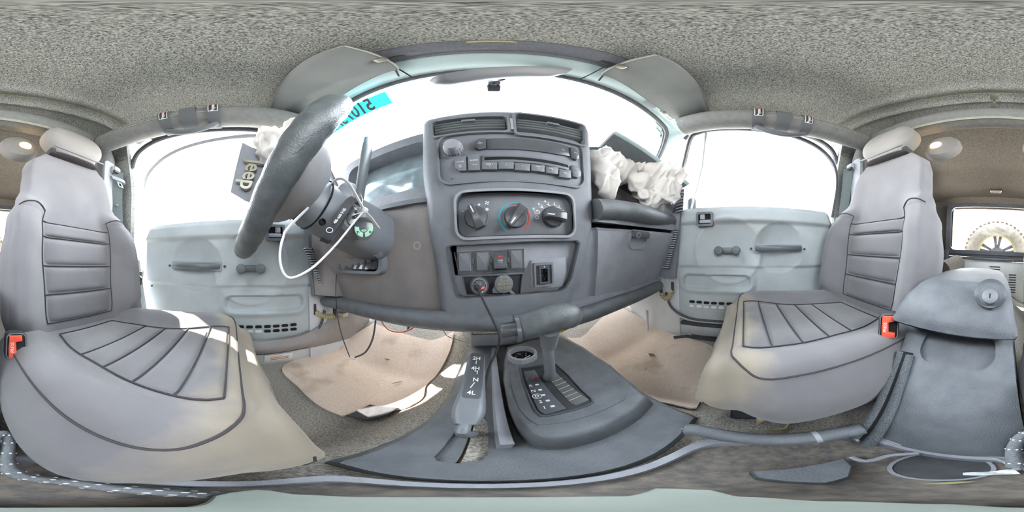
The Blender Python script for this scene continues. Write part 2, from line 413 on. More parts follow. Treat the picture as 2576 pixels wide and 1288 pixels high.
# ------------------------------------------------------------------ windscreen frame
GT = .5317                                             # rake of the glass: y = .315 + (.63 - z) * GT
def gl(x, z, off=0): return Vector((x, .315+(.63-z)*GT+off, z))
GLASS = [(-.56, .10)]
top = [(-.60, .60), (-.575, .625), (-.52, .637), (-.30, .645), (0, .648), (.30, .645), (.52, .637), (.575, .625), (.60, .60)]
inner = [(-.645, .05), (-.64, .20), (-.635, .40), (-.625, .53)]+top+[(.625, .53), (.635, .40), (.64, .20), (.645, .05)]
w1 = sroot('window_1', (0, .5, .05))
ig = [gl(x, z) for x, z in inner]
g = G(); n_ = len(inner)//2
lft = spline(ig[:n_+1], 5); rgt = spline(ig[n_:], 5)[::-1]
g.loft([[a, a.lerp(b, .25), a.lerp(b, .5), a.lerp(b, .75), b] for a, b in zip(lft, rgt)], closed=False); pane_pts = g
gg = G(); gg.slab(lambda u, v: None, 1, 1, (0, 0, 0)) if False else None
part('windscreen_glass', g, 'glass', w1)
# black seal, painted frame, padded header
path = spline(ig, 6)
g = G(); g.tube([p+Vector((0, -.006, .002)) for p in path], .009, 8); part('windscreen_seal', g, 'rubber', w1)
def outer(p, k):
    """offset of the frame outward from the glass edge"""
    c = Vector((0, p.y, .3)); d = Vector((p.x*1.0, 0, (p.z-.3)*1.4 if p.z > .42 else 0)); d.normalize()
    return Vector((d.x, 0, d.z))*k
sec = []
for i, p in enumerate(path):
    d = outer(p, 1); up = sstep(.5, .63, p.z)
    q0 = p+d*.006+Vector((0, -.01, 0))
    q1 = p+d*lerp(.03, .012, up)+Vector((0, lerp(-.035, -.045, up), 0))
    q2 = p+d*lerp(.06, .022, up)+Vector((0, lerp(-.03, -.085, up), 0))
    q3 = p+d*lerp(.07, .045, up)+Vector((0, lerp(.02, -.09, up), 0))
    q4 = p+d*.05+Vector((0, .03, 0)); q5 = p+d*.006+Vector((0, .012, 0))
    sec.append([q0, q0.lerp(q1, .5)+d*.002, q1, q2, q3, q4, q5])
g = G(); g.loft(sec); part('windscreen_frame', g, 'header', w1, ang=60)
for x0, x1 in ((-.172, .158), (.162, .625), (-.625, -.176)):
    g = G(); g.slab(lambda u, v: (lerp(x0, x1, u), lerp(.300, .215, v)-.035*sstep(.52, .62, abs(lerp(x0, x1, u)))*(1-v), lerp(.652, .640, v)-.010*sin(pi*v)-.022*sstep(.5, .62, abs(lerp(x0, x1, u)))), 16, 6, (0, 0, .012)); part('header_cover', g, 'header', w1)
for s in (-1, 1):
    g = G(); g.tube([(s*.19, .268, .628), (s*.165, .20, .632)], .0025, 6); part('cover_seam', g, 'seam', w1)
g = G(); g.slab(lambda u, v: (lerp(-.46, .46, u), lerp(.215, .165, v), .648-.012*sin(pi*v)-.012*sstep(.1, .0, v)), 20, 6, (0, 0, .02)); part('header_pad', g, 'headerdark', w1)
for s in (-1, 1):
    g = G(); g.box((s*.16, .196, .635), (.05, .012, .006), bev=.002); part('visor_slot', g, 'black', w1)

for s in (-1, 1):                                       # roof rail over the door, a sliver of daylight between it and the door frame
    g = G(); g.tube(spline([(s*.655, .26, .60), (s*.650, .20, .632), (s*.648, -.05, .640), (s*.648, -.28, .628), (s*.652, -.40, .575), (s*.655, -.44, .48)], 6), .014, 10); struct('trim_2' if s < 0 else 'trim_3', g, 'rubber')
# ------------------------------------------------------------------ doors
HY = .37
def make_door(side, idx, theta, dz):
    nm = 'door_%d' % idx
    d = sroot(nm, (side*.655, HY, 0))
    ct, st = cos(theta), sin(theta)
    def D(s, z, k=0.0):                                   # s rearward from the hinge, k toward the cabin
        x, y = -k*1.0, -s
        X = .655 + (s*st) - k*ct; Y = HY - s*ct - k*st
        return Vector((side*X, Y, z+dz))
    lean = lambda z: .045*sstep(.17, .62, z)
    TOPB, BOT = .185, -.365
    def s0(z):
        if z < -.24:
            q = (-.24-z)/(.125); return .125-.125*math.sqrt(max(0, 1-min(1, q)**2))
        return 0
    def s1(z): return tab([(-.365, .66), (-.33, .705), (-.10, .785), (.0, .79), (.10, .788), (.185, .76)], z)
    def relief(s, z):
        k = 0.0
        k += .016*sstep(.105, .125, z)*sstep(.190, .165, z) + .010*sstep(.165, .12, z)*0
        r = hypot(s-.300, (z+.010))/.135
        if r < 1: k -= .030*(1-r*r)
        elif r < 1.15: k += .004*(1-abs(r-1.07)/.08)
        r = hypot(s-.525, (z-.005))/.112
        if r < 1: k -= .040*(1-r**2)**.8
        k -= .010*sstep(-.075, -.088, z)*(1-.0*s)
        bx = max(abs(s-.245)-.125, 0); bz = max(abs(z+.150)-.005, 0); q = hypot(bx, bz)
        k += .010*sstep(.060, .035, q) - .018*sstep(.032, .020, q)
        e = min((s-s0(z)), (s1(z)-s), (z-BOT)); k -= .014*sstep(.022, 0, e)
        return k
    def surf(u, v):
        z = lerp(BOT, TOPB, v); s = lerp(s0(z), s1(z), u); return D(s, z, .012+relief(s, z))
    g = G(); bk = (D(0, 0, -.0)-D(0, 0, .05)); g.slab(surf, 150, 110, bk); pn = part('door_panel', g, 'door', d, ang=60)
    # outer steel skin and painted edge
    g = G(); g.slab(lambda u, v: D(lerp(s0(lerp(-.37, .175, v)), s1(lerp(-.37, .175, v))+.012, u), lerp(-.37, .175, v), -.05), 20, 20, D(0, 0, -.09)-D(0, 0, -.05)); part('door_skin', g, 'silver', d)
    # window frame and glass
    wf = [(.055, .17), (.075, .30), (.118, .46), (.150, .575), (.185, .602), (.26, .612), (.46, .600), (.62, .570), (.725, .515), (.785, .44), (.806, .33), (.79, .17)]
    pts = spline([D(s, z, -.012-.0*z-(-lean(z))) for s, z in wf], 6)
    g = G(); g.tube(pts, .0135, 10, flat=1.0); part('window_frame', g, 'silver', d)
    g = G(); g.tube([p+Vector((-side*.010, 0, -.004)) for p in pts], .006, 8); part('window_seal', g, 'rubber' if side > 0 else 'silver', d)
    g = G(); g.tube([D(.135, .185, .0), D(.19, .40, -.012+lean(.40)), D(.215, .60, -.012+lean(.60))], .006, 8); part('vent_bar', g, 'silver', d)
    n = len(wf)//2; L_ = spline([D(s, z, -.014+lean(z)) for s, z in wf[:n]], 4); R_ = spline([D(s, z, -.014+lean(z)) for s, z in wf[n:][::-1]], 4)
    g = G(); g.loft([[a, a.lerp(b, .5), b] for a, b in zip(L_, R_)], closed=False); part('door_glass', g, 'glass', d)
    fr = frame(D(0, 0, .012), D(1, 0)-D(0, 0), (0, 0, 1), N=(D(0, 0, 1)-D(0, 0)))
    # latch pull in its square bezel
    b = part('latch_bezel', ring(rr(.072, .062, .008, .205, .128), rr(.054, .044, .005, .205, .128), fr, .002, .029), 'handle', d)
    g = G(); g.prism(rr(.058, .048, .005, .205, .128), fr, -.004, .0190); part('latch_recess', g, 'void', b)
    g = G(); g.prism(rr(.050, .014, .004, .207, .117), fr, .0185, .027); part('latch_lever', g, 'plastic', b)
    g = G(); g.prism(rr(.020, .022, .003, .196, .138), fr, .0185, .026); part('lock_slide', g, 'plastic', b)
    # window crank with two round knobs
    kz = -.008; k0 = -.020
    g = G(); g.prism(rr(.085, .026, .012, .300, kz), fr, k0, k0+.022, .004); cr2 = part('window_crank', g, 'handle', d)
    for u, hh in ((.262, .046), (.336, .034)):
        g = G(); g.lathe([(.010, k0+.01), (.018, k0+hh-.012), (.019, k0+hh-.005), (.015, k0+hh), (.004, k0+hh+.001)], fr, 20, u, kz); part('knob', g, 'handle', cr2)
    # strap handle across the round dish
    pts = [fr(.420+.20*t, .002, .006+.032*sin(pi*t)**.7) for t in [i/16 for i in range(17)]]
    g = G(); g.tube(pts, .0135, 10, flat=.55, up=tuple(fr.m[3])); hd = part('pull_handle', g, 'handle', d)
    part('handle_rim', ring(rr(.215, .038, .010, .52, .002), rr(.203, .027, .007, .52, .002), fr, .002, .007), 'plastic', hd)
    for u in (.400, .640):
        g = G(); g.lathe([(.005, .0), (.005, .004), (.003, .005)], fr, 10, u, .0); part('screw', g, 'black', hd)
    # two rows of speaker slots under the pocket
    for r_ in range(2):
        for c_ in range(7):
            g = G(); g.prism(rr(.026, .0115, .0055, .135+.034*c_, -.247-.021*r_), fr, -.004, .0015); part('speaker_slot', g, 'void' if (r_ == 0 or side < 0 and c_ < 4) else 'label', pn)
    g = G(); g.lathe([(.004, -.004), (.004, .003), (.002, .004)], fr, 10, .735, -.098); part('trim_clip', g, 'black', pn)
    # striker latch on the trailing edge
    g = G(); g.box(D(.80, -.045, -.005), (.022, .012, .05), bev=.003); part('door_latch', g, 'chrome', d)
    g = G(); g.tube([D(.80, -.03, .01), D(.815, -.045, .02), D(.80, -.06, .01)], .004, 8); part('latch_hook', g, 'steel', d)
    # mirror outside
    if side > 0:
        g = G(); g.box(D(.10, .225, -.16), (.14, .05, .11), bev=.02); g.tube([D(.05, .14, -.03), D(.08, .17, -.11)], .012); part('door_mirror', g, 'black', d)
    return d, D, fr
dR = make_door(1, 2, 0, 0)
dL = make_door(-1, 1, radians(7), -.012)
# braided door check straps
def check_strap(a, b, sag, label):
    a, b = Vector(a), Vector(b)
    t = thing('door_check_strap', label, 'strap', tuple(a))
    pts = [a.lerp(b, i/40)+Vector((0, 0, -sag*sin(pi*i/40))) for i in range(41)]
    co = []
    for i in range(161):
        q = i/160*40; k = min(int(q), 39); p = pts[k].lerp(pts[k+1], q-k); tt = (pts[k+1]-pts[k]).normalized(); e = tt.orthogonal().normalized(); h = tt.cross(e); an = i/160*2*pi*8
        co.append(p+e*.0085*cos(an)+h*.0085*sin(an))
    g = G(); g.tube(pts, .0075, 10); part('core', g, 'tan', t)
    g = G(); g.tube(co, .0042, 7); part('braid', g, 'tan', t)
    for p in (a, b):
        g = G(); g.box(p+Vector((0, .0, .012)), (.014, .012, .05), bev=.004); part('anchor', g, 'black', t)
check_strap((.625, .385, -.215), (.628, .325, -.190), .035, 'tan braided door check strap at the front of the passenger door')
check_strap((-.615, .40, -.235), (-.65, .325, -.212), .012, 'tan braided door check strap beside the open driver door')

# strikers on the pillars
for s, px_, py_ in ((-1, 350, 700), (1, 2072, 664)):
    w = [o for o in C.objects if o.name == ('wall_left' if s < 0 else 'wall_right')][0]
    c = P(px_, py_, x=s*.652); fq = frame(c, (0, 1, 0), (0, 0, 1), N=(-s, 0, 0))
    g = G(); g.prism(rr(.030, .060, .005), fq, -.004, .004, .001); st_ = part('striker_plate', g, 'steel', w)
    for v in (-.018, .018):
        g = G(); g.lathe([(.007, .003), (.007, .007), (.003, .008)], fq, 12, 0, v); part('striker_screw', g, 'steel', st_)
    g = G(); g.tube([fq(.0, .010, .004), fq(.012, .010, .016), fq(.026, .004, .020), fq(.026, -.006, .018)], .004, 8); part('striker_loop', g, 'chrome', st_)
# ------------------------------------------------------------------ front seats
def clampu(x, a): return max(-a, min(a, x))
BACK_W = [(0, .225), (.12, .245), (.35, .250), (.52, .235), (.64, .205), (.74, .185), (.88, .178), (.96, .165), (1, .13)]
BACK_B = [(0, .030), (.12, .060), (.45, .060), (.60, .040), (.70, .006), (1, .0)]
def back_axis(t):                                       # centre line of the backrest front face, from the cushion up
    return Vector((0, lerp(-.375, -.470, t), lerp(-.21, .375, t)))
NB = Vector((0, .987, .16))                              # forward normal of the backrest
def back_front(u, t):
    w = tab(BACK_W, t); a = abs(u)
    k = tab(BACK_B, t)*sstep(.44, .80, a) - .035*sstep(.86, 1.0, a)**2*1.0 - .010*(1-a*a)
    return back_axis(t)+Vector((u*w, 0, 0))+NB*k
def back_loop(t, sh=1.0):
    w = tab(BACK_W, t); th = .115*(1-.35*t); F = []; n = 40
    for i in range(n+1):
        u = -1+2*i/n; F.append(back_front(u*sh, t))
    B = []
    for i in range(1, n):
        u = 1-2*i/n; B.append(back_axis(t)+Vector((u*w*sh, 0, 0))-NB*(th*(1-abs(u)**4)**.5*.9+.035))
    return F+B
def patch(G_, fn, u0, u1, t0, t1, nrm, h, nu=18, nv=12):
    """a stuffed cover panel sitting proud of the surface fn, its edges tucked in"""
    def q(i, j):
        a, b = 2*i-1, 2*j-1
        u_ = lerp(u0(lerp(t0, t1, j)) if callable(u0) else u0, u1(lerp(t0, t1, j)) if callable(u1) else u1, i); t_ = lerp(t0, t1, j)
        p = (1-abs(a)**10)*(1-abs(b)**8)
        return fn(u_, t_)+nrm(u_, t_)*(h*p-.004)
    G_.grid(q, nu, nv); return G_
CUS_W = .262
def cush_top(u, v):
    """u across -1..1, v from the backrest (0) to the front edge (1)"""
    y = lerp(-.40, .026, v); a = abs(u)
    w = CUS_W*(1-.16*sstep(.80, 1.0, v)**2)*(.90+.10*sstep(0, .3, v))
    z = -.205+.030*sstep(.46, .72, a)*(1-.4*sstep(.75, 1, v))-.05*sstep(.78, 1.0, a)**2.2+.012*sstep(.1, .9, v)-.030*sstep(.92, 1.0, v)**2
    return Vector((u*w, y, z))
def cush_loop(v, drop=0, grow=0):
    n = 36; top = [cush_top(-1+2*i/n, v) for i in range(n+1)]
    zl = -.355+.03*sstep(.8, 1, v); A, B = top[-1], top[0]
    side = []
    for (x0, z0), (x1, z1) in (((A.x, A.z), (A.x-.05, zl)),):
        for k in range(1, 7):
            t = k/6; side.append(Vector((A.x+.010*sin(pi*min(1, t*1.1))-.050*t*t, A.y-.075*t*t*sstep(.6, 1, v), lerp(A.z, zl, t))))
    bot = [Vector((lerp(side[-1].x, -side[-1].x, k/10), side[-1].y, zl)) for k in range(1, 10)]
    s2 = [Vector((-p.x, p.y, p.z)) for p in reversed(side)]
    return top+side+bot+s2
def make_seat(label):
    t = thing('bucket_seat', label, 'seat', (0, -.2, FZ), 'front seats')
    # backrest
    loops = [back_loop(i/44) for i in range(45)]
    c0 = loops[0]; cap0 = [p.lerp(back_axis(0)-NB*.05, .25)+Vector((0, 0, -.02)) for p in c0]
    c1 = loops[-1]; ctr = back_axis(1)-NB*.05
    caps = [[p.lerp(ctr, k*k*.5+.0)+Vector((0, 0, .026*sin(k*pi/2))) for p in c1] for k in (.3, .6, .85, 1.0)]
    caps += [[p.lerp(ctr+Vector((0, 0, .03)), .97) for p in caps[-1]]]
    g = G(); g.loft([cap0]+loops+caps); bk = part('backrest', g, 'seat', t, ang=70)
    nb = lambda u, v: NB
    ew = lambda t_: tab([(0, .50), (.2, .50), (.62, .56)], t_)
    for a, b in ((.055, .19), (.197, .325), (.332, .465), (.472, .545)):
        g = G(); patch(g, back_front, lambda q: -ew(q), ew, a, b, nb, .012); part('back_panel', g, 'seat', t, ang=70)
    sof = lambda p, k=.0022: p+NB*k
    for tt in (.055, .1935, .3285, .4685, .545):
        g = G(); g.tube([sof(back_front(lerp(-ew(tt), ew(tt), i/16), tt)) for i in range(17)], .0016, 6); part('cover_seam', g, 'seam', t)
    for s in (-1, 1):
        g = G(); g.tube([sof(back_front(s*(ew(lerp(.055, .60, i/24))+.008), lerp(.055, .60, i/24))) for i in range(25)], .0016, 6); part('cover_seam', g, 'seam', t)
        g = G(); g.tube([sof(back_front(s*lerp(ew(.60)+.008, .955, i/10), .60+.02*sin(pi*i/10))) for i in range(11)], .0016, 6); part('cover_seam', g, 'seam', t)
    for s in (-1, 1):                                   # bolster covers
        g = G(); patch(g, back_front, (lambda q: ew(q)+.015) if s > 0 else (lambda q: -.955), (lambda q: .955) if s > 0 else (lambda q: -ew(q)-.015), .03, .60, nb, .012, 14, 30); part('back_bolster', g, 'seat', t, ang=70)
    for q_ in (-.97, .97):
        g = G(); g.tube([back_front(q_, i/40*.98)+NB*-.004 for i in range(4, 40)], .0022, 6); part('side_seam', g, 'seam', t)
    # headrest with the dark gap under it
    def hl(z, w, d, yc, zt): return [Vector((w*math.copysign(abs(cos(q))**.35, cos(q)), yc+d*math.copysign(abs(sin(q))**.6, sin(q)), z+zt*.0)) for q in [2*pi*i/48 for i in range(48)]]
    H_ = []
    for k in range(22):
        s = k/21; e = min(1, sin(pi*min(max(s, .0), 1))**.28) if 0 < s < 1 else .55
        w = lerp(.122, .118, s)*max(e, .72); d = .050*max(e, .5)
        ht = lerp(.395, .565, s)
        H_.append(hl(ht, w, d, -.475-.03*s, 0))
    g = G(); g.loft(H_); hr = part('headrest', g, 'headrest', t, ang=70)
    g = G(); g.box((0, -.48, .402), (.20, .05, .03), bev=.008); part('zip_gap', g, 'seam', hr)
    g = G(); g.tube([(lerp(-.10, .10, i/10), -.430, .400-.006*sin(pi*i/10)) for i in range(11)], .0035, 6); part('zip', g, 'alloy', hr)
    for s in (-1, 1):
        g = G(); g.tube([(s*.06, -.485, .34), (s*.06, -.487, .42)], .006, 8); part('headrest_post', g, 'chrome', hr)
    # cushion
    cl = [cush_loop(i/34) for i in range(35)]
    f0 = cl[-1]; cc = Vector((0, f0[0].y, -.275))
    fr0 = [[Vector((p.x*(1-.06*k), p.y+.030*sin(k*pi/2), p.z+(cc.z-p.z)*k**2*.55)) for p in f0] for k in (.2, .4, .6, .8, 1.0)]
    fr0 += [[p.lerp(Vector((0, p.y+.006, cc.z)), .5) for p in fr0[-1]], [p.lerp(Vector((0, p.y+.012, cc.z)), .97) for p in fr0[-1]]]
    g = G(); g.loft(cl+fr0); cu = part('cushion', g, SEATTAN, t, ang=70)
    up = lambda u, v: Vector((0, 0, 1))
    iw = lambda v: tab([(0, .38), (.4, .44), (.95, .56)], v)
    edges = [.10, .37, .515, .66, .80, .92]
    for a, b in zip(edges, edges[1:]):
        g = G(); patch(g, cush_top, lambda q: -iw(q), iw, a+.003, b-.003, up, .011); part('cushion_panel', g, SEATTAN, cu, ang=70)
    for e_ in edges:
        g = G(); g.tube([cush_top(lerp(-iw(e_), iw(e_), i/16), e_)+Vector((0, 0, .0022)) for i in range(17)], .0017, 6); part('cushion_seam', g, 'seam', cu)
    for s in (-1, 1):
        g = G(); g.tube([cush_top(s*(iw(lerp(.10, .92, i/24))+.006), lerp(.10, .92, i/24))+Vector((0, 0, .0022)) for i in range(25)], .0017, 6); part('cushion_seam', g, 'seam', cu)
    uvp = spline([Vector((x, y, 0)) for x, y in ((-.90, 0), (-.90, .3), (-.90, .6), (-.90, .84), (-.87, .91), (-.80, .95), (-.66, .965), (-.3, .968), (0, .968), (.3, .968), (.66, .965), (.80, .95), (.87, .91), (.90, .84), (.90, .6), (.90, .3), (.90, 0))], 8); pip = [cush_top(q.x, q.y) for q in uvp]
    g = G(); g.tube([p+Vector((0, 0, .0009)) for p in pip], .0016, 6); part('cushion_piping', g, 'seam', cu)
    nl = len(f0)
    for row in (range(36, 42), [nl-6+i for i in range(6)][::-1]):
        g = G(); g.tube([fr0[1][i % nl]+Vector((0, .0008, 0)) for i in row], .0012, 6); part('front_stitch', g, 'seam', cu)
    # base and runners
    g = G(); g.box((0, -.17, -.385), (.40, .36, .07), bev=.01); part('seat_base', g, 'black', t)
    for s in (-1, 1):
        g = G(); g.box((s*.17, -.15, FZ+.018), (.035, .46, .03), bev=.005); part('runner', g, 'steel', t)
    return t
def seat_tan():
    m = mat('neoprene_cover_tan', (106, 104, 107), .85, (116, 114, 117), 9, .3, 1400, sheen=.25)
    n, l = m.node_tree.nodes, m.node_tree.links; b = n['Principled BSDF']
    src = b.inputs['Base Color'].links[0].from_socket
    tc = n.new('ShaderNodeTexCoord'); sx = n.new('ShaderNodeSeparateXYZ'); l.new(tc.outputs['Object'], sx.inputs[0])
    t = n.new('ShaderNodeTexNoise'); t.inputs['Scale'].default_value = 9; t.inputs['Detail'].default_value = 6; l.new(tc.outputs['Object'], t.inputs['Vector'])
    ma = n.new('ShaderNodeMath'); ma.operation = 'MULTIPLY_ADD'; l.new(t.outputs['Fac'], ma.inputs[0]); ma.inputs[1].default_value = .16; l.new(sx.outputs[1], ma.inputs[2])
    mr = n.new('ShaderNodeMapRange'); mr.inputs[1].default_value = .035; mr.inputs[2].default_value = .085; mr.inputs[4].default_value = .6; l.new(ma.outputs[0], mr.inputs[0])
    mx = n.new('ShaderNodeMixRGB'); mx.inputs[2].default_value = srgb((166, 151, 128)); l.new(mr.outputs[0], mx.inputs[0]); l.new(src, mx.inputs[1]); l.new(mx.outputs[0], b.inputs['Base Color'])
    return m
SEATTAN = seat_tan()                                   # tan tint mixed in by noise toward the front edge of the cushions
s1 = make_seat('dark grey covered driver seat behind the steering wheel')
s2 = copy_tree(s1); s2['label'] = 'dark grey covered passenger seat with a tan tint on its front edge'
s1.location.x += -.362; s2.location.x += .352
s2.location.y += .01

# ------------------------------------------------------------------ roll bar, straps, lamps
BR = .047
rb = thing('roll_bar', 'padded black roll bar running around the cabin under the roof', 'roll bar', (0, -.53, FZ))
for s in (-1, 1):
    g = G(); g.tube(spline([(s*.52, .215, .575), (s*.505, .10, .572), (s*.50, -.2, .556), (s*.50, -.38, .56), (s*.50, -.475, .568)], 6), BR, 16); rl = part('side_rail', g, 'padcover', rb)
    for a in (.0, 1.0):
        g = G(); g.tube(spline([(s*(.515-BR*.90), .205, .575-.008+.012*a), (s*(.500-BR*.985), -.15, .548+.012*a), (s*(.50-BR*.985), -.46, .560+.012*a)], 6), .0015, 6); part('rail_piping', g, 'welt', rl)
    g = G(); g.tube(spline([(s*.44, -.53, .585), (s*.50, -.53, .58), (s*.55, -.53, .54), (s*.575, -.53, .46), (s*.59, -.535, .25), (s*.60, -.54, 0), (s*.60, -.54, -.40)], 6), .048, 16); up_ = part('upright', g, 'padcover', rb)
    fr = frame((s*.552, -.487, .35), (s*1, 0, -.0), (s*-.0, 0, 1), N=Vector((-s*.35, .93, 0)).normalized())
    g = G(); g.prism(rr(.065, .26, .02), fr, -.012, .012, .004); part('pillar_pad', g, 'plastic', up_)
    g = G(); g.tube([(s*.488, -.50, .575), (s*.512, -.523, .575), (s*.515, -.52, .575)], .052, 16); part('corner_cover', g, 'padcover', rb)
g = G(); g.tube([(lerp(-.46, .46, i/30), -.53, .600-.012*abs(lerp(-1, 1, i/30))**2) for i in range(31)], BR+.003, 16); cb = part('cross_bar', g, 'padcover', rb)
for k in range(3):
    g = G(); g.tube([(lerp(-.44, .44, i/30), -.53+BR*.82, .566-.012*abs(lerp(-1, 1, i/30))**2-.005*k) for i in range(31)], .0016, 6); part('bar_piping', g, 'welt', cb)
for s, lb in ((1, 'lit yellow dome lamp in a grey pod behind the passenger headrest'), (-1, 'lit yellow dome lamp in a grey pod behind the driver headrest')):
    c = P(2356, 369, y=-.575) if s > 0 else P(62, 370, y=-.575)
    t = thing('dome_lamp', lb, 'lamp', tuple(c), 'lamps under the roll bar')
    fr = frame(c+Vector((0, 0, 0)), (1, 0, 0), (0, -.35, .93), N=(0, .93, .35))
    fr = frame(c, (-1, 0, 0), (0, -.25, .97), N=Vector((0, .97, .25)))
    g = G(); g.lathe([(.075, -.035), (.074, -.012), (.066, .002), (.034, .010)], lambda u, v, n, f=fr: f(u*1.0+.018*s, v+.004, n), 28); part('pod', g, 'headrest', t)
    g = G(); g.lathe([(.024, .006), (.022, .013), (.012, .017), (.002, .018)], fr, 20); part('lens', g, 'lamp', t)
def grab_handle(s, y0, y1, label):
    ym = (y0+y1)/2; bar = lambda y: Vector((s*(.50+.015*max(0, (y-.1)/.1)), y, tab([(-.4, .56), (-.2, .556), (.1, .572), (.21, .575)], y)))
    t = thing('grab_strap', label, 'grab strap', tuple(bar(ym)), 'grab handles on the roll bar')
    for y, w_ in ((y0, .036), (ym, .046), (y1, .036)):
        c = bar(y); n = 28; A = [c+Vector((cos(a)*(BR+.005), 0, sin(a)*(BR+.005))) for a in [2*pi*k/n for k in range(n)]]
        rad = lambda k, r, dy: [c+Vector((cos(2*pi*i/n)*r, dy, sin(2*pi*i/n)*r)) for i in range(n)]
        g = G(); g.loft([rad(0, BR+.001, -w_/2), rad(0, BR+.006, -w_/2), rad(0, BR+.006, w_/2), rad(0, BR+.001, w_/2)], True, False, False); st = part('strap', g, 'strap', t)
        if y != ym:
            def cyl(u, v, q=0, c=c): a = pi if s > 0 else 0; an = v/(BR+.006); aa = (pi-an) if s > 0 else an; return c+Vector((cos(aa)*(BR+.0065+q), (-u if s > 0 else u), sin(aa)*(BR+.0065+q)))
            cyl.m = None
            B = rr(.024, .062, .002, 0, .002, 3); Pg = [cyl(u, v, .001) for u, v in B]
            g = G(); g.grid(lambda a, b: cyl(lerp(-.013, .013, a), lerp(-.024, .036, b), .0005), 3, 12); pt = part('patch', g, 'black', st)
            for (u0, u1, v0, v1) in ((-.0130, -.0110, -.024, .036), (.0110, .0130, -.024, .036), (-.013, .013, -.024, -.022), (-.013, .013, .034, .036)):
                g = G(); g.grid(lambda a, b: cyl(lerp(u0, u1, a), lerp(v0, v1, b), .0012), 3, 8); part('patch_border', g, 'white', pt)
            g = G(); g.grid(lambda a, b: cyl(lerp(-.008, .006, a)*(1-.3*b), lerp(.018, .033, b), .0012), 5, 5); part('patch_emblem', g, 'red', pt)
            text('Poyson', cyl, 0, -.003, .0145, 'white', pt, 'patch_lettering', .0012, ang=90 if s < 0 else 90, bold=.02)
    g = G(); hp = [bar(lerp(y0+.005, y1-.005, i/24))+Vector((-s*.004, 0, -BR-.002-.030*sin(pi*i/24)**.8)) for i in range(25)]
    g.tube(hp, .011, 10); part('handle_loop', g, 'strap', t)
ya = P(1908, 300, x=.46).y; yb = P(2031, 318, x=.46).y
grab_handle(1, ya, yb, 'black webbing grab handle hanging above the passenger door')
ya = P(413, 325, x=-.46).y; yb = P(536, 310, x=-.46).y
grab_handle(-1, yb, ya, 'black webbing grab handle strapped above the driver door')

# ------------------------------------------------------------------ seat belts
def belt(s, mid, low, tongue_z, label):
    top = Vector((s*.578, -.475, .425))
    t = thing('seat_belt', label, 'seat belt', tuple(top), 'front seat belts')
    g = G(); g.box(top+Vector((0, .0, .012)), (.05, .035, .045), bev=.012); part('guide', g, 'plastic', t)
    g = G(); g.box(top+Vector((0, .018, -.004)), (.055, .012, .014), bev=.004); part('guide_slot', g, 'black', t)
    pts = [top+Vector((0, .020, 0)), Vector(mid), Vector(low)]
    P_ = spline(pts, 10); nrm = Vector((-s*.6, .8, 0)); side = Vector((s*.8, .6, 0)).normalized()
    g = G(); A = [[p-side*.023, p+side*.023] for p in P_]
    g.loft([[p-side*.023, p+side*.023, p+side*.023-nrm*.0016, p-side*.023-nrm*.0016] for p in P_]); part('webbing', g, 'belt', t)
    g = G(); g.loft([[p-side*.021-nrm*.012, p+side*.021-nrm*.012, p+side*.021-nrm*.014, p-side*.021-nrm*.014] for p in P_]); part('return_webbing', g, 'belt', t)
    k = min(range(len(P_)), key=lambda i: abs(P_[i].z-tongue_z)); c = P_[k]
    fr = frame(c+nrm*.003, side, (0, 0, 1) , N=nrm)
    f2 = lambda u, v, n=0: fr(u*cos(.35)-v*sin(.35), u*sin(.35)*s*1+v*cos(.35), n)
    g = G(); g.prism(rr(.064, .022, .006), f2, -.006, .008, .002); tg_ = part('tongue_grip', g, 'plastic', t)
    part('tongue', ring(rr(.026, .034, .006, 0, -.026), rr(.010, .016, .003, 0, -.03), f2, 0, .003), 'chrome', tg_)
    g = G(); g.lathe([(.006, 0), (.006, .003), (.002, .004)], fr, 12, 0, -.07 if s > 0 else -.13); part('stop_button', g, 'alloy', t)
belt(1, (.588, -.452, .27), (.595, -.415, -.05), .155, 'grey seat belt hanging beside the passenger seat')
belt(-1, (-.590, -.462, .22), (-.592, -.425, -.05), .385, 'grey seat belt on the pillar behind the open driver door')
def buckle(c, d, label):
    c = Vector(c); d = Vector(d).normalized()
    t = thing('seat_belt_buckle', label, 'buckle', tuple(c), 'red seat belt buckles')
    side = d.cross(Vector((0, 0, 1))).normalized()
    # face looks along d toward the cabin, tilted up
    N = d; U = Vector((0, 0, 1)).cross(N).normalized(); V = N.cross(U)
    fr = frame(c, U, V, N)
    g = G(); g.prism(rr(.040, .060, .012), fr, -.03, .0, .004); g.tube([fr(0, -.02, -.02), fr(0, -.07, -.03), fr(0, -.12, -.04)], .018, 10, flat=.6); part('housing', g, 'black', t)
    part('rim', ring(rr(.036, .056, .010), rr(.032, .052, .009), fr, -.001, .0015), 'alloy', t)
    g = G(); g.prism(rr(.031, .051, .008), fr, -.001, .001); part('tongue_slot', g, 'void', t)
    g = G(); g.prism([(.010, .024), (-.013, .024), (-.014, .0), (-.013, -.024), (.012, -.024), (.012, -.012), (.0, -.010), (-.001, .010), (.010, .012)], fr, 0, .006, .002); bt = part('press_button', g, 'orange', t)
    text('PRESS', fr, -.0072, 0, .0085, 'offwhite', bt, 'press_lettering', .006, ang=90)
b1 = P(41, 872, d=.335); buckle(b1, (.12, .95, .28), 'red PRESS seat belt buckle at the driver seat')
b2 = P(2236, 822, d=.345); buckle(b2, (-.62, .75, .2), 'red seat belt buckle between passenger seat and armrest')
# ------------------------------------------------------------------ dashboard
da = thing('dashboard', 'charcoal plastic dashboard across the front of the cabin', 'dashboard', (0, .45, FZ))
YS = .35
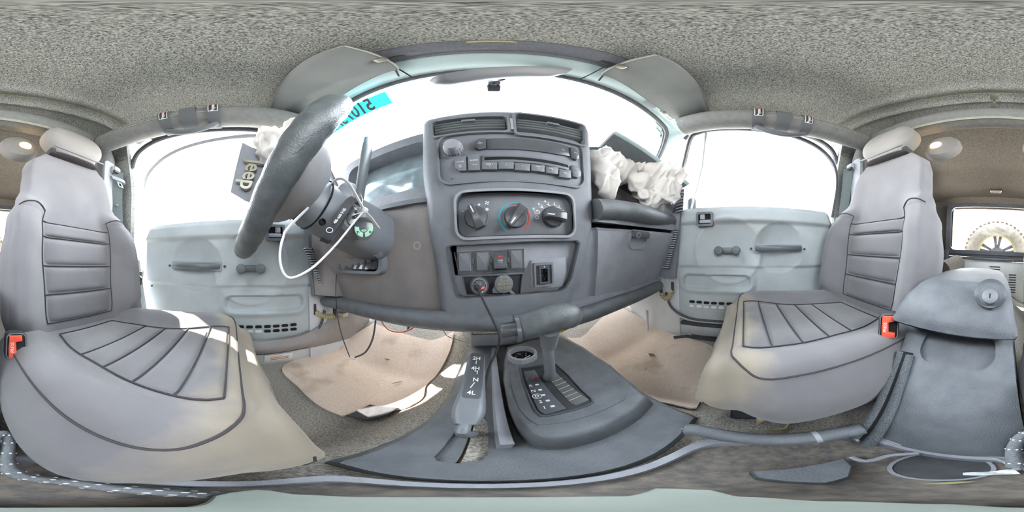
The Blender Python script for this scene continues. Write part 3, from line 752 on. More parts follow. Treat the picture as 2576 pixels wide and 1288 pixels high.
# body core and top pad
g = G(); g.box((0, .52, .02), (1.22, .22, .30), bev=.02); core = part('dash_core', g, 'black', da)
g = G(); g.slab(lambda u, v: (lerp(-.63, .63, u), lerp(.42, .75, v), .165+.02*sin(pi*v)-.05*v), 20, 6, (0, 0, -.05)); part('top_pad', g, 'black', da)
# centre stack
def stack_edges(py):
    k = (py-330)/460
    l = tab([(300, 1064), (330, 1061), (430, 1060), (560, 1075), (700, 1096), (780, 1108), (800, 1112)], py); r = tab([(300, 1480), (330, 1484), (430, 1490), (560, 1493), (640, 1482), (740, 1450), (785, 1436), (800, 1432)], py)
    return l, r
loops = []
def stack_loop(xl, xr, z, y0, y1, r=.028, bow=.006):
    n = 7; o = []
    for k in range(n+1):
        a = pi+ (pi/2)*k/n; o.append(Vector((xl+r+r*cos(a), y0+r+r*sin(a), z)))
    for k in range(1, 8):
        t = k/8; o.append(Vector((lerp(xl+r, xr-r, t), y0-bow*sin(pi*t), z)))
    for k in range(n+1):
        a = 1.5*pi+(pi/2)*k/n; o.append(Vector((xr-r+r*cos(a), y0+r+r*sin(a), z)))
    o += [Vector((xr, y1, z)), Vector((xl, y1, z))]
    return o
for py in [800, 796, 785, 760, 730, 700, 660, 620, 580, 540, 500, 460, 420, 380, 350, 330]:
    l, r = stack_edges(py); a, b = P(l, py, y=YS+.012), P(r, py, y=YS+.012); z = (a.z+b.z)/2
    loops.append(stack_loop(a.x, b.x, z, YS+(.012 if py >= 796 else .003 if py >= 785 else 0), .62))
ztop = loops[-1][0].z
for dz, dy in ((.020, .004), (.034, .012), (.043, .026), (.047, .05)):
    l = loops[15]; loops.append([Vector((p.x*(1-dy*.3), p.y+dy if p.y < .5 else p.y, ztop+dz)) for p in l])
g = G(); g.loft(loops); stack = part('centre_stack', g, 'bezel', da, ang=40)
F = frame((0, YS, 0), (1, 0, 0), (0, 0, 1))              # face of the centre stack, n toward the cabin
def R_(x0, y0, x1, y1, Y=YS):
    xm, ym = (x0+x1)/2, (y0+y1)/2
    a, b, c, d = P(x0, ym, y=Y), P(x1, ym, y=Y), P(xm, y0, y=Y), P(xm, y1, y=Y)
    return (a.x+b.x)/2, (c.z+d.z)/2, b.x-a.x, c.z-d.z
def uv(px, py, Y=YS): p = P(px, py, y=Y); return p.x, p.z
rad = R_(1104, 337, 1464, 457); hv = R_(1150, 492, 1440, 590); lp_ = R_(1125, 612, 1456, 748)
vl = R_(1087, 299, 1278, 338); vr = R_(1295, 299, 1466, 352)
pk = []
q = G(); q.prism(rr(rad[2], rad[3], .03, rad[0], rad[1]), F, -.010, .03); pk.append(q)
q = G(); q.prism(rr(hv[2], hv[3]+.012, .022, hv[0], hv[1]+.003), F, -.014, .03); pk.append(q)
pocket = [uv(1127, 622), uv(1134, 617), uv(1290, 609), uv(1450, 605), uv(1457, 612), uv(1436, 700), uv(1422, 724), uv(1410, 731), uv(1290, 742), uv(1162, 749), uv(1150, 744), uv(1140, 700)][::-1]
q = G(); q.prism(pocket, F, -.022, .03); pk.append(q)
for r in (vl, vr):
    q = G(); q.prism(rr(r[2], r[3], .012, r[0], r[1]), F, -.03, .03); pk.append(q)
cut(stack, pk)
part('radio_trim', ring(rr(rad[2]+.006, rad[3]+.006, .032, rad[0], rad[1]), rr(rad[2]-.004, rad[3]-.004, .028, rad[0], rad[1]), F, -.008, .0075), 'plastic_smooth', stack)
part('climate_trim', ring(rr(hv[2]+.010, hv[3]+.024, .026, hv[0], hv[1]+.003), rr(hv[2], hv[3]+.012, .022, hv[0], hv[1]+.003), F, -.004, .0085), 'plastic', stack)
# two centre vents with movable slats
for r in (vl, vr):
    b = part('vent_frame', ring(rr(r[2]+.008, r[3]+.008, .014, r[0], r[1]), rr(r[2]-.004, r[3]-.006, .010, r[0], r[1]), F, -.028, .010), 'plastic_smooth', da)
    g = G(); g.prism(rr(r[2], r[3], .012, r[0], r[1]), F, -.030, -.026); part('vent_duct', g, 'void', b)
    for k in range(4):
        g = G(); g.prism(rr(r[2]-.010, .0060, .002, r[0], r[1]+(k-1.5)*.0110), lambda u, v, n, r=r, k=k: F(u, v+(n+.01)*.55, n), -.018, .002, .001); sl_ = part('vent_slat', g, 'handle', b)
    g = G(); g.prism(rr(.030, .008, .002, r[0], r[1]+.016), F, .002, .012, .001); part('vent_tab', g, 'plastic_smooth', b)
g = G(); g.prism(rr(.012, .05, .004, (vl[0]+vl[2]/2+vr[0]-vr[2]/2)/2, vl[1]), F, 0, .010, .002); part('vent_divider', g, 'plastic', da)

# knee panel (driver) and glove box side: swept profiles
def swept(prof, x0, x1, lean, nx=14, bulge=.0):
    """closed y-z profile swept over x; upper points come nearer toward the door"""
    L_ = []
    for i in range(nx+1):
        x = lerp(x0, x1, i/nx); f = sstep(.24, .64, abs(x))
        L_.append([Vector((x, y-lean*f*sstep(-.16, .10, z)-bulge*sin(pi*i/nx)*sstep(-.2, -.05, z)*sstep(.2, .05, z), z)) for y, z in prof])
    g = G(); g.loft(L_); return g
kp = [(.378, -.160), (.375, -.125), (.370, -.10), (.362, -.04), (.362, .06), (.366, .12), (.372, .150), (.385, .163), (.60, .163), (.60, -.160)]
kne = part('knee_panel', swept(kp, -.615, -.125, .075), 'brownplastic', da)
sc = P(1048, 618, y=.36); fk = frame((sc.x, sc.y+.004, sc.z), (1, 0, 0), (0, 0, 1))
g = G(); g.lathe([(.010, -.004), (.010, .002), (.008, .0025), (.004, .001)], fk, 16); part('panel_screw', g, 'plastic', kne)
# ashtray-like pocket under the column with ribbed flap
a0 = P(905, 665, y=.345); fa = frame((a0.x, a0.y-.004, a0.z), (1, 0, .0), (0, .1, 1))
pb = part('column_pocket', ring(rr(.19, .055, .02), rr(.165, .040, .014), fa, -.015, .010), 'plastic_smooth', da)
g = G(); g.prism(rr(.17, .045, .015), fa, -.015, -.012); part('pocket_back', g, 'void', pb)
g = G(); g.slab(lambda u, v: fa(lerp(-.065, .078, u), lerp(-.014, .014, v), lerp(.002, -.012, v)), 6, 3, (0, .004, 0)); fl = part('pocket_flap', g, 'gloss', pb)
for k in range(6):
    g = G(); g.tube([fa(lerp(-.055, .07, k/5), -.012, .003), fa(lerp(-.052, .067, k/5), .012, -.009)], .0035, 6); part('flap_rib', g, 'gloss', fl)
# glove box
gb = [(.390, -.160), (.385, -.13), (.378, -.10), (.366, -.03), (.360, .03), (.360, .060), (.368, .070), (.60, .070), (.60, -.160)]
glb = part('glove_box_door', swept(gb, .235, .600, .070), 'plastic', da)
sur = [(y+.010, z) for y, z in gb[1:-1]]; sur = [(.400, -.195)]+sur[:-1]+[(.60, .070), (.60, -.195)]
part('glove_surround', swept(sur, .10, .603, .070), 'plastic', da)
gc = P(1606, 594, y=.335); 
fgx = Vector((1, -.16, 0)).normalized(); fg = frame(gc, fgx, (0, -.25, 1))
hb = part('glove_latch_cup', ring(rr(.082, .066, .024, .0, -.012), rr(.070, .054, .020, 0, -.012), fg, -.01, .006), 'plastic', glb)
g = G(); g.prism(rr(.072, .056, .02, 0, -.012), fg, -.010, -.006); part('latch_cup_floor', g, 'black', hb)
g = G(); g.prism(rr(.074, .024, .009, 0, .006), fg, 0, .020, .004); lt = part('glove_latch', g, 'gloss', hb)
g = G(); g.lathe([(.011, .018), (.011, .022), (.008, .023), (.002, .0215)], fg, 18, -.020, .006); lk = part('key_lock', g, 'plastic_smooth', lt)
g = G(); g.prism(rr(.002, .008, .0005, -.020, .006), fg, .0215, .0235); part('key_slot', g, 'void', lk)
# grab shelf over the glove box
sh = spline([P(1497, 528, y=.352), P(1560, 530, y=.348), P(1620, 540, y=.325), P(1680, 556, x=.595), P(1700, 562, x=.635)], 6)
g = G(); g.tube(sh, [.034]*3+[.035]*(len(sh)-5)+[.034, .028], 16, flat=.95); part('grab_bar', g, 'pebble', da)
g = G(); g.slab(lambda u, v: (lerp(.225, .63, u), lerp(.345-.05*sstep(.2, 1, u), .60, v), .112+.03*v), 14, 6, (0, 0, -.03)); part('shelf_floor', g, 'plastic', da)
g = G(); g.slab(lambda u, v: (lerp(.235, .625, u), lerp(.455, .475, v)-.03*u, lerp(.12, .33-.06*u, v)), 6, 4, (0, .02, 0)); part('airbag_housing', g, 'hub', da)
g = G(); g.box((.555, .385, .165), (.12, .16, .11), bev=.02); part('shelf_end', g, 'hub', da)
# rolled lower lip along the whole dash
lp0 = spline([P(811, 755, y=.365), P(860, 765, y=.362), P(950, 785, y=.36), P(1100, 803, y=.358), P(1290, 809, y=.358), P(1440, 799, y=.358), P(1550, 763, y=.36), P(1620, 736, y=.362), P(1663, 716, y=.365)], 8)
g = G(); g.tube(lp0, [.012, .018, .022]+[.0235]*(len(lp0)-6)+[.022, .018, .012], 16); part('lower_lip', g, 'pebble', da)
g = G(); g.slab(lambda u, v: (lerp(-.60, .60, u), lerp(.37, .56, v), -.185-.0*v), 10, 2, (0, 0, .05)); part('under_panel', g, 'plastic', da)
# demister louvres at both ends
def louvres(s, z0, z1, y0, y1, n, xx):
    fr = lambda k, dx=0: Vector((s*(xx-dx), lerp(y0, y1, k), lerp(z0, z1, k)))
    g = G(); g.slab(lambda u, v: fr(v)+Vector((s*.02*(u-.5), .05*(u-.5)*1.0, 0)), 3, 10, (s*.01, .02, 0)); b = part('side_louvre', g, 'gloss', da)
    for k in range(n):
        c = fr((k+.5)/n); g = G(); g.box(c+Vector((-s*.004, -.006, 0)), (.012, .040, .0055), Matrix.Rotation(-s*.5, 3, 'Z'), bev=.002); part('louvre_slat', g, 'plastic', b)
louvres(-1, -.085, .055, .335, .268, 16, .585)
louvres(1, -.085, .090, .345, .292, 18, .590)
louvres(1, .16, .27, .275, .268, 8, .600)
for s in (-1, 1):
    g = G(); g.slab(lambda u, v: (s*(.605-.02*sin(pi*v)*0), lerp(.30-.03*v, .56, u), lerp(-.13, .165, v)), 6, 8, (s*.02, 0, 0)); part('end_cap', g, 'plastic_smooth', da)
# driver side panel left of the column, under the louvre
g = G(); g.slab(lambda u, v: (lerp(-.60, -.52, u), lerp(.30, .345, u)-.01*v, lerp(-.125, .06, v)), 4, 6, (0, .03, 0)); part('side_panel', g, 'brownplastic', da)

# ------------------------------------------------------------------ instrument cluster
ic = thing('instrument_cluster', 'instrument cluster with a clear lens behind the steering wheel', 'instrument cluster', (-.33, .42, .16))
fi = frame((-.335, .405, .285), (1, -.02, 0), (0, .12, 1))
hood = ring(rr(.40, .27, .03, .005, 0), rr(.315, .185, .035, -.012, .0), fi, -.10, .012)
hd_ = part('cluster_hood', hood, 'bezel', ic)
g = G(); g.prism(rr(.32, .19, .035, -.012, 0), fi, -.085, -.075); part('gauge_face', g, 'black', ic)
for u, r_ in ((-.09, .05), (.02, .05), (.10, .026)):
    part('gauge_ring', ring(circ(r_, u, .0), circ(r_-.004, u, .0), fi, -.076, -.070), 'alloy', ic)
    g = G(); g.prism(rr(.003, r_*.8, .001, u, r_*.35), fi, -.072, -.070); part('gauge_needle', g, 'red', ic)
g = G(); g.grid(lambda u, v: fi(lerp(-.17, .146, u), lerp(-.093, .093, v), -.03+.012*sin(pi*v)-.02*v), 12, 8); part('cluster_lens', g, 'mirror', ic)
g = G(); g.slab(lambda u, v: fi(lerp(-.20, .205, u), -.135, lerp(-.1, .014+.02*sin(pi*u), v)), 16, 4, (0, 0, -.012)); part('cluster_sill', g, 'plastic_smooth', ic)
# ------------------------------------------------------------------ radio
ra = thing('car_radio', 'grey car radio with round volume knob in the centre stack', 'radio', F(rad[0], rad[1], 0))
g = G(); g.prism(rr(rad[2]-.004, rad[3]-.004, .028, rad[0], rad[1]), F, -.010, .002, .002); fp = part('faceplate', g, 'bezel', ra)
def key(x0, y0, x1, y1, m='plastic_smooth', d=.009, r=.003, nm='button', par=None):
    a = R_(x0, y0, x1, y1); g = G(); g.prism(rr(a[2], a[3], r, a[0], a[1]), F, .001, d, .0018); return part(nm, g, m, par or ra), a
u, v = uv(1142, 378); g = G(); g.lathe([(.0215, .002), (.0215, .016), (.018, .024), (.0165, .028), (.0155, .030), (.002, .0305)], F, 32, u, v); kn = part('volume_knob', g, 'plastic', ra)
for k in range(18):
    a = 2*pi*k/18; g = G(); g.tube([F(u+.0215*cos(a), v+.0215*sin(a), .003), F(u+.0195*cos(a), v+.0195*sin(a), .020)], .0014, 5); part('knob_ridge', g, 'plastic_smooth', kn)
def px(px_, py_): return uv(px_, py_)
def key2(pts, m='plastic_smooth', d=.009, nm='button', par=None):
    """button from its photographed corners, clockwise from top left"""
    lp = [uv(*p) for p in pts][::-1]; g = G(); g.prism(lp, F, .001, d, .0018); o = part(nm, g, m, par or ra); cx = sum(p[0] for p in lp)/len(lp); cy = sum(p[1] for p in lp)/len(lp); return o, cx, cy
# display strip with seek key and tuner keys
key2([(1193, 360), (1205, 354), (1222, 352), (1223, 378), (1206, 381), (1196, 377)], 'gloss', .010, 'seek_button'); u, v = uv(1208, 366); text('SEEK', F, u, v, .0052, 'white', ra, 'seek_lettering', .0105); text('+', F, u, v+.006, .005, 'white', ra, 'seek_lettering', .0105); text('-', F, u, v-.006, .005, 'white', ra, 'seek_lettering', .0105)
key2([(1225, 352), (1290, 350), (1350, 355), (1400, 363), (1428, 371), (1432, 396), (1400, 391), (1350, 383), (1290, 378), (1225, 378)], 'gloss', .006, 'display')
key2([(1431, 373), (1443, 377), (1452, 390), (1452, 402), (1446, 406), (1434, 400)], 'gloss', .010, 'tune_button'); u, v = uv(1443, 389)
text('TUNE', F, u, v, .0042, 'white', ra, 'tune_lettering', .0105); text('^', F, u, v+.007, .005, 'white', ra, 'tune_lettering', .0105)
u, v = uv(1414, 380); text('HR', F, u, v, .0042, 'white', ra, 'tune_lettering', .0065); u, v = uv(1417, 389); text('MIN', F, u, v, .0042, 'white', ra, 'tune_lettering', .0065)
# lower row
key2([(1213, 394), (1290, 393), (1350, 398), (1400, 406), (1430, 414), (1430, 431), (1400, 424), (1350, 415), (1290, 410), (1213, 412)], 'plastic_smooth', .006, 'disc_slot_frame')
sl_, _, _ = key2([(1218, 398), (1290, 397), (1350, 402), (1400, 410), (1426, 417), (1428, 425), (1400, 418), (1350, 410), (1290, 405), (1218, 407)], 'void', .0066, 'disc_slot')
key2([(1146, 410), (1156, 400), (1173, 396), (1175, 434), (1158, 435), (1148, 428)], 'plastic_smooth', .011, 'mode_button')
u, v = uv(1160, 413); text('MODE', F, u, v, .0052, 'white', ra, 'mode_lettering', .0115, bold=.01); u, v = uv(1160, 424); text('AM\nFM', F, u, v, .0050, 'white', ra, 'mode_lettering', .0115, bold=.01)
key2([(1178, 395), (1206, 393), (1208, 433), (1180, 434)], 'plastic_smooth', .011, 'audio_button')
u, v = uv(1193, 409); text('AUDIO', F, u, v, .0052, 'white', ra, 'audio_lettering', .0115, bold=.01); u, v = uv(1194, 421); text('TIME', F, u, v, .0052, 'white', ra, 'audio_lettering', .0115, bold=.01)
xs = [(1213, 1250), (1253, 1290), (1293, 1330), (1333, 1366), (1369, 1399), (1402, 1431)]
for (x0, x1), s, top_, bt_ in zip(xs, ('DISC ^\n1', '2', '3', 'RND\n4', 'DISC v\n5', 'SET'), (414, 413, 415, 418, 423, 430), (429, 428, 430, 432, 437, 447)):
    dl = 2 if x0 > 1290 else 0
    o, cx, cy = key2([(x0, top_), (x1, top_+dl*1.5), (x1, bt_+dl*1.5+3), (x0, bt_+3)], 'plastic_smooth', .012, 'preset_button')
    text(s, F, cx, cy+.001, .0050, 'white', o, 'preset_lettering', .0125, bold=.01)
key2([(1434, 418), (1449, 424), (1457, 437), (1456, 447), (1449, 451), (1436, 447)], 'plastic_smooth', .011, 'eject_button')
u, v = uv(1444, 428); text('EJT', F, u, v, .0042, 'white', ra, 'eject_lettering', .0115); u, v = uv(1446, 439); text('SCAN', F, u, v, .0040, 'white', ra, 'eject_lettering', .0115)
u, v = uv(1167, 392); text('VOL', F, u, v, .0045, 'alloy', ra, 'vol_lettering', .0025)
u, v = uv(1123, 400); text('PUSH ON', F, u, v, .0048, 'alloy', ra, 'vol_lettering', .0025); part('push_on_outline', ring(rr(.034, .008, .004, u, v), rr(.033, .007, .0035, u, v), F, .002, .0026), 'alloy', ra)
u, v = uv(1138, 451); text('CD', F, u, v, .004, 'alloy', ra, 'vol_lettering', .0025)

# ------------------------------------------------------------------ heater controls
cl = thing('climate_control', 'heater control panel with three rotary knobs below the radio', 'heater control', F(hv[0], hv[1], 0))
g = G(); g.prism(rr(hv[2]-.002, hv[3], .020, hv[0], hv[1]), F, -.014, -.008, .001); cp_ = part('control_plate', g, 'bezel', cl)
NP = -.0078
def dial(px_, py_, ang):
    u, v = uv(px_, py_, YS+.006); n0 = -.008
    part('dial_groove', ring(circ(.0275, u, v, 36), circ(.0255, u, v, 36), F, n0, n0+.0015), 'gloss', cl)
    g = G(); g.lathe([(.0245, n0), (.0245, n0+.008), (.0225, n0+.011), (.002, n0+.012)], F, 36, u, v); kb = part('dial', g, 'gloss', cl)
    ca, sa = cos(radians(ang)), sin(radians(ang))
    f2 = lambda a, b, n=0: F(u+a*ca-b*sa, v+a*sa+b*ca, n)
    loops = []
    for (x, w_, h) in ((-.027, .0055, .020), (-.026, .007, .026), (-.012, .0080, .028), (.004, .0095, .028), (.020, .0125, .027), (.0265, .0130, .024), (.028, .0110, .020)):
        loops.append([f2(x, -w_, n0+.006), f2(x, -w_, n0+h*.8), f2(x, -w_*.6, n0+h), f2(x, w_*.6, n0+h), f2(x, w_, n0+h*.8), f2(x, w_, n0+.006)])
    g = G(); g.loft(loops); part('grip', g, 'gloss', kb)
    g = G(); g.prism(rr(.017, .0030, .001, -.0150, 0), f2, n0+.027, n0+.0288, .0004); part('pointer_mark', g, 'white', kb)
    return u, v
u1, v1 = dial(1197, 548, 292); u2, v2 = dial(1296, 547, 53); u3, v3 = dial(1391, 546, -2)
def dot(px_, py_, r):
    u, v = uv(px_, py_, YS+.008); g = G(); g.prism(circ(r, u, v, 14), F, NP-.0005, NP+.0008, .0002); part('fan_speed_dot', g, 'white', cl)
dot(1165, 532, .0014); dot(1182, 517, .0022); dot(1205, 515, .0029); dot(1225, 527, .0037)
u, v = uv(1225, 511, YS+.008)
for k in range(4):
    a = pi/2*k+.3; g = G(); g.prism(rr(.0042, .0034, .0016, .0032, .0006), lambda x, y, n, a=a: F(u+x*cos(a)-y*sin(a), v+x*sin(a)+y*cos(a), n), NP-.0005, NP+.0008, .0002); part('fan_symbol_blade', g, 'white', cl)
def arc(u, v, r, w_, a0, a1, m, nm, n=28):
    A = []
    for i in range(n+1):
        a = radians(lerp(a0, a1, i/n)); ww = w_*(.35+.65*i/n)
        A.append([F(u+(r-ww/2)*cos(a), v+(r-ww/2)*sin(a), NP-.0005), F(u+(r-ww/2)*cos(a), v+(r-ww/2)*sin(a), NP+.0006), F(u+(r+ww/2)*cos(a), v+(r+ww/2)*sin(a), NP+.0006), F(u+(r+ww/2)*cos(a), v+(r+ww/2)*sin(a), NP-.0005)])
    g = G(); g.loft(A); part(nm, g, m, cl)
arc(u2, v2, .0355, .0042, 80, 235, 'teal', 'cold_arc'); arc(u2, v2, .0330, .0042, 100, -52, 'red', 'hot_arc')
def symbol(px_, py_, kind, s=1.0):
    u, v = uv(px_, py_, YS+.008)
    f = lambda x, y, n=0: F(u+x*s, v+y*s, n)
    def pr(lp, nm='symbol_stroke'):
        g = G(); g.prism(lp, f, NP-.0005, NP+.0008, .0001); part(nm, g, 'white', cl)
    if kind == 'snow':
        for k in range(3):
            a = pi*k/3; g = G(); g.prism(rr(.0078, .0012, .0004), lambda x, y, n: F(u+(x*cos(a)-y*sin(a))*s, v+(x*sin(a)+y*cos(a))*s, n), NP-.0005, NP+.0008, .0001); part('snow_symbol', g, 'white', cl)
    if kind == 'ring': part('off_symbol', ring(circ(.0042, u, v, 20), circ(.0030, u, v, 20), F, NP-.0005, NP+.0008), 'white', cl)
    if kind == 'man':
        pr(circ(.0014, -.001, .0042, 10), 'person_symbol'); pr([(-.003, .002), (.001, .002), (.0005, -.002), (.0045, -.002), (.0045, -.0048), (.003, -.0048), (.003, -.0035), (-.003, -.0035)][::-1][::-1][::-1], 'person_symbol'); pr(rr(.005, .0012, .0004, -.006, -.001), 'person_symbol')
    if kind == 'car':
        part('recirculation_symbol', ring(rr(.016, .006, .002, u, v-.001), rr(.013, .0036, .001, u, v-.001), F, NP-.0005, NP+.0008), 'white', cl); pr(rr(.006, .002, .001, .001, .003), 'recirculation_symbol'); pr(circ(.0018, -.005, -.004, 10), 'recirculation_symbol')
    if kind == 'screen':
        part('defrost_symbol', ring(rr(.009, .007, .0035, u, v), rr(.0068, .005, .0025, u, v), F, NP-.0005, NP+.0008), 'white', cl); pr(rr(.005, .001, .0003, 0, -.0003), 'defrost_symbol')
symbol(1342, 526, 'snow'); symbol(1355, 514, 'snow'); symbol(1371, 507, 'snow'); symbol(1350, 533, 'car'); symbol(1351, 547, 'ring')
symbol(1364, 521, 'man'); symbol(1380, 514, 'man'); symbol(1395, 514, 'man'); symbol(1407, 521, 'man'); symbol(1417, 533, 'screen', .8); symbol(1421, 550, 'screen')

# ------------------------------------------------------------------ switch panel
sp = thing('switch_panel', 'lower switch panel with rockers, power outlets and square socket', 'switch panel', F(*uv(1290, 680), 0))
def inset(pts, k): 
    cx = sum(p[0] for p in pts)/len(pts); cy = sum(p[1] for p in pts)/len(pts); return [(cx+(x-cx)*k, cy+(y-cy)*k) for x, y in pts]
g = G(); g.prism(inset(pocket, .995), F, -.022, -.012, .001); pl_ = part('panel_plate', g, 'plastic', sp)
part('panel_rim', ring(inset(pocket, 1.012), inset(pocket, .975), F, -.014, .0035), 'gloss', sp)
# left field with four rockers
lf = [uv(1140, 635), (uv(1320, 625)), uv(1321, 684), uv(1152, 693)][::-1]
part('switch_field_edge', ring(lf, inset(lf, .975), F, -.013, -.008), 'gloss', sp)
for i, (x0, y0, x1, y1) in enumerate(((1154, 636, 1184, 683), (1198, 635, 1229, 681), (1242, 631, 1273, 680), (1284, 630, 1313, 676))):
    a = R_(x0, y0, x1, y1, YS+.006)
    part('switch_bezel', ring(rr(a[2]+.007, a[3]+.006, .003, a[0], a[1]-.001), rr(a[2]-.001, a[3]-.001, .002, a[0], a[1]), F, -.013, -.006), 'gloss', sp)
    if i == 2:
        L_ = []
        for dv, n in ((.5, -.010), (.46, -.003), (.2, -.004), (.0, .004), (-.25, .013), (-.36, .013), (-.40, .008), (-.5, -.010)):
            L_.append([F(a[0]-a[2]/2, a[1]+a[3]*dv, -.013), F(a[0]-a[2]/2, a[1]+a[3]*dv, n), F(a[0]+a[2]/2, a[1]+a[3]*dv, n), F(a[0]+a[2]/2, a[1]+a[3]*dv, -.013)])
        g = G(); g.loft(L_); rk = part('overdrive_rocker', g, 'gloss', sp)
        fo = frame(F(a[0], a[1]+.001, .0068), (1, 0, 0), (0, -.42, 1))
        text('O/D\nOFF', fo, 0, -.003, .0056, 'white', rk, 'overdrive_lettering', .0016, bold=.01)
        g = G(); g.prism(rr(.009, .0022, .001, 0, .0095), fo, .001, .0032, .0004); part('indicator_lamp', g, 'red', rk)
    else:
        g = G(); g.prism(rr(a[2], a[3], .002, a[0], a[1]), F, -.013, -.003, .0025); part('blank_switch', g, 'bezel', sp)
for x, y in ((1190, 658), (1236, 657), (1278, 654)):
    u, v = uv(x, y, YS+.006); g = G(); g.prism(rr(.005, .012, .002, u, v), F, -.013, -.005, .001); part('switch_clip', g, 'gloss', sp)
# outlet field
of = [uv(1160, 697), uv(1318, 690), uv(1312, 740), uv(1172, 743)][::-1]
g = G(); g.prism(of, F, -.0125, -.0115, .0004); part('outlet_field', g, 'black', sp); part('outlet_field_edge', ring(of, inset(of, .965), F, -.013, -.008), 'gloss', sp)
u, v = uv(1206, 718, YS+.006)
part('socket_ring', ring(circ(.0205, u, v, 32), circ(.0155, u, v, 32), F, -.013, -.002), 'gloss', sp)
part('outlet_rim', ring(circ(.0165, u, v, 32), circ(.0145, u, v, 32), F, -.013, .001), 'plastic', sp)
SOCK = (u, v)
u, v = uv(1267, 714, YS+.006); g = G(); g.prism(circ(.0205, u, v, 32), F, -.012, .0, .002); g2 = G(); oc = part('outlet_cap', g, 'plastic_smooth', sp)
g = G(); g.prism([(u-.021, v-.004), (u-.010, v-.0195), (u-.024, v-.018), (u-.0245, v-.012)], F, -.011, -.003, .001); part('cap_tab', g, 'plastic_smooth', oc)
text('POWER\nOUTLET', F, u+.001, v-.0045, .0078, 'tan', oc, 'outlet_lettering', .0006, bold=.012)
part('battery_symbol', ring(rr(.0165, .0095, .001, u, v+.0115), rr(.0145, .0075, .0006, u, v+.0115), F, -.0005, .0008), 'tan', oc)
for du in (-.005, .005):
    g = G(); g.prism(rr(.003, .002, .0004, u+du, v+.0172), F, -.0005, .0008, .0001); part('battery_terminal', g, 'tan', oc)
text('-', F, u-.004, v+.0115, .006, 'tan', oc, 'battery_mark', .0006); text('+', F, u+.004, v+.0115, .006, 'tan', oc, 'battery_mark', .0006)
a_ = Vector(uv(1284, 733)); b_ = Vector(uv(1294, 743)); fs = frame(F((a_.x+b_.x)/2, (a_.y+b_.y)/2, -.006), (b_.x-a_.x, 0, b_.y-a_.y), (.7, 0, .7), N=(0, -1, 0))
g = G(); g.prism(rr(.017, .007, .001), fs, -.002, .004, .001); part('cap_strap', g, 'alloy', sp)
# right bin with the square socket block
rb0 = [uv(1338, 655), uv(1426, 648), uv(1430, 680), uv(1419, 722), uv(1337, 733)][::-1]
g = G(); g.prism(rb0, F, -.0125, -.006, .002); bn = part('bin_floor', g, 'plastic', sp)
a = R_(1342, 661, 1389, 719, YS); g = G(); g.prism(rr(a[2], a[3], .001, a[0], a[1]), F, -.012, .004, .001); sb = part('socket_block', g, 'plastic_smooth', sp)
part('socket_frame', ring(rr(a[2], a[3], .001, a[0], a[1]), rr(a[2]-.008, a[3]-.010, .001, a[0], a[1]), F, .002, .0085), 'bezel', sb)
part('socket_collar', ring(rr(.024, .042, .001, a[0], a[1]+.001), rr(.0155, .029, .0008, a[0], a[1]-.001), F, .003, .0115), 'gloss', sb)
g = G(); g.prism(rr(.016, .030, .001, a[0], a[1]-.001), F, .003, .0045, .0002); sd = part('socket_pit', g, 'void', sb)
for du, dv in ((-.004, .008), (.004, .008), (-.004, -.002), (.004, -.004), (0, -.009)):
    g = G(); g.prism(rr(.0032, .005, .0004, a[0]+du, a[1]+dv), F, .004, .008, .0006); part('contact_pin', g, 'black', sd)
g = G(); g.prism(circ(.0016, a[0], a[1]+.018, 12), F, .010, .0122, .0003); part('white_dot', g, 'white', sb)

# plug in the left outlet with its cable hanging to the tunnel
pg = thing('charger_plug', 'black car charger plug with red light and cable hanging from the outlet', 'charger', F(SOCK[0], SOCK[1], 0))
g = G(); g.lathe([(.0135, -.012), (.0135, .004), (.012, .008), (.006, .010), (.001, .0102)], F, 26, *SOCK); part('plug_body', g, 'gloss', pg)
fp_ = lambda x, y, n=0: F(SOCK[0]+x, SOCK[1]+y, n)
g = G(); g.prism(rr(.015, .0035, .001), lambda x, y, n: fp_(.004+x*.95-y*.3, -.004+x*.3+y*.95, n), .006, .0098, .0004); part('light_bar', g, 'redglow', pg)
g = G(); g.prism(rr(.012, .010, .003), lambda x, y, n: fp_(-.004+x, .0+y, n), .006, .016, .003); part('cable_strain_relief', g, 'black', pg)
for dx, dy in ((-.004, .011), (.007, -.011)):
    g = G(); g.prism(circ(.0011, dx, dy, 10), fp_, .007, .0098, .0003); part('plug_mark', g, 'white', pg)
cab = spline([fp_(-.003, -.004, .012), P(1218, 760, y=.315), P(1240, 805, y=.305), P(1256, 845, z=-.155), P(1250, 880, z=-.185), P(1232, 920, z=-.21), P(1222, 960, z=-.225), P(1216, 1000, z=-.225)], 8)
g = G(); g.tube(cab, .0022, 8); part('cable', g, 'black', pg)
c = P(1217, 985, z=-.222); g = G(); g.tube([c, P(1216, 1000, z=-.223)], .004, 8); part('cable_end', g, 'black', pg)
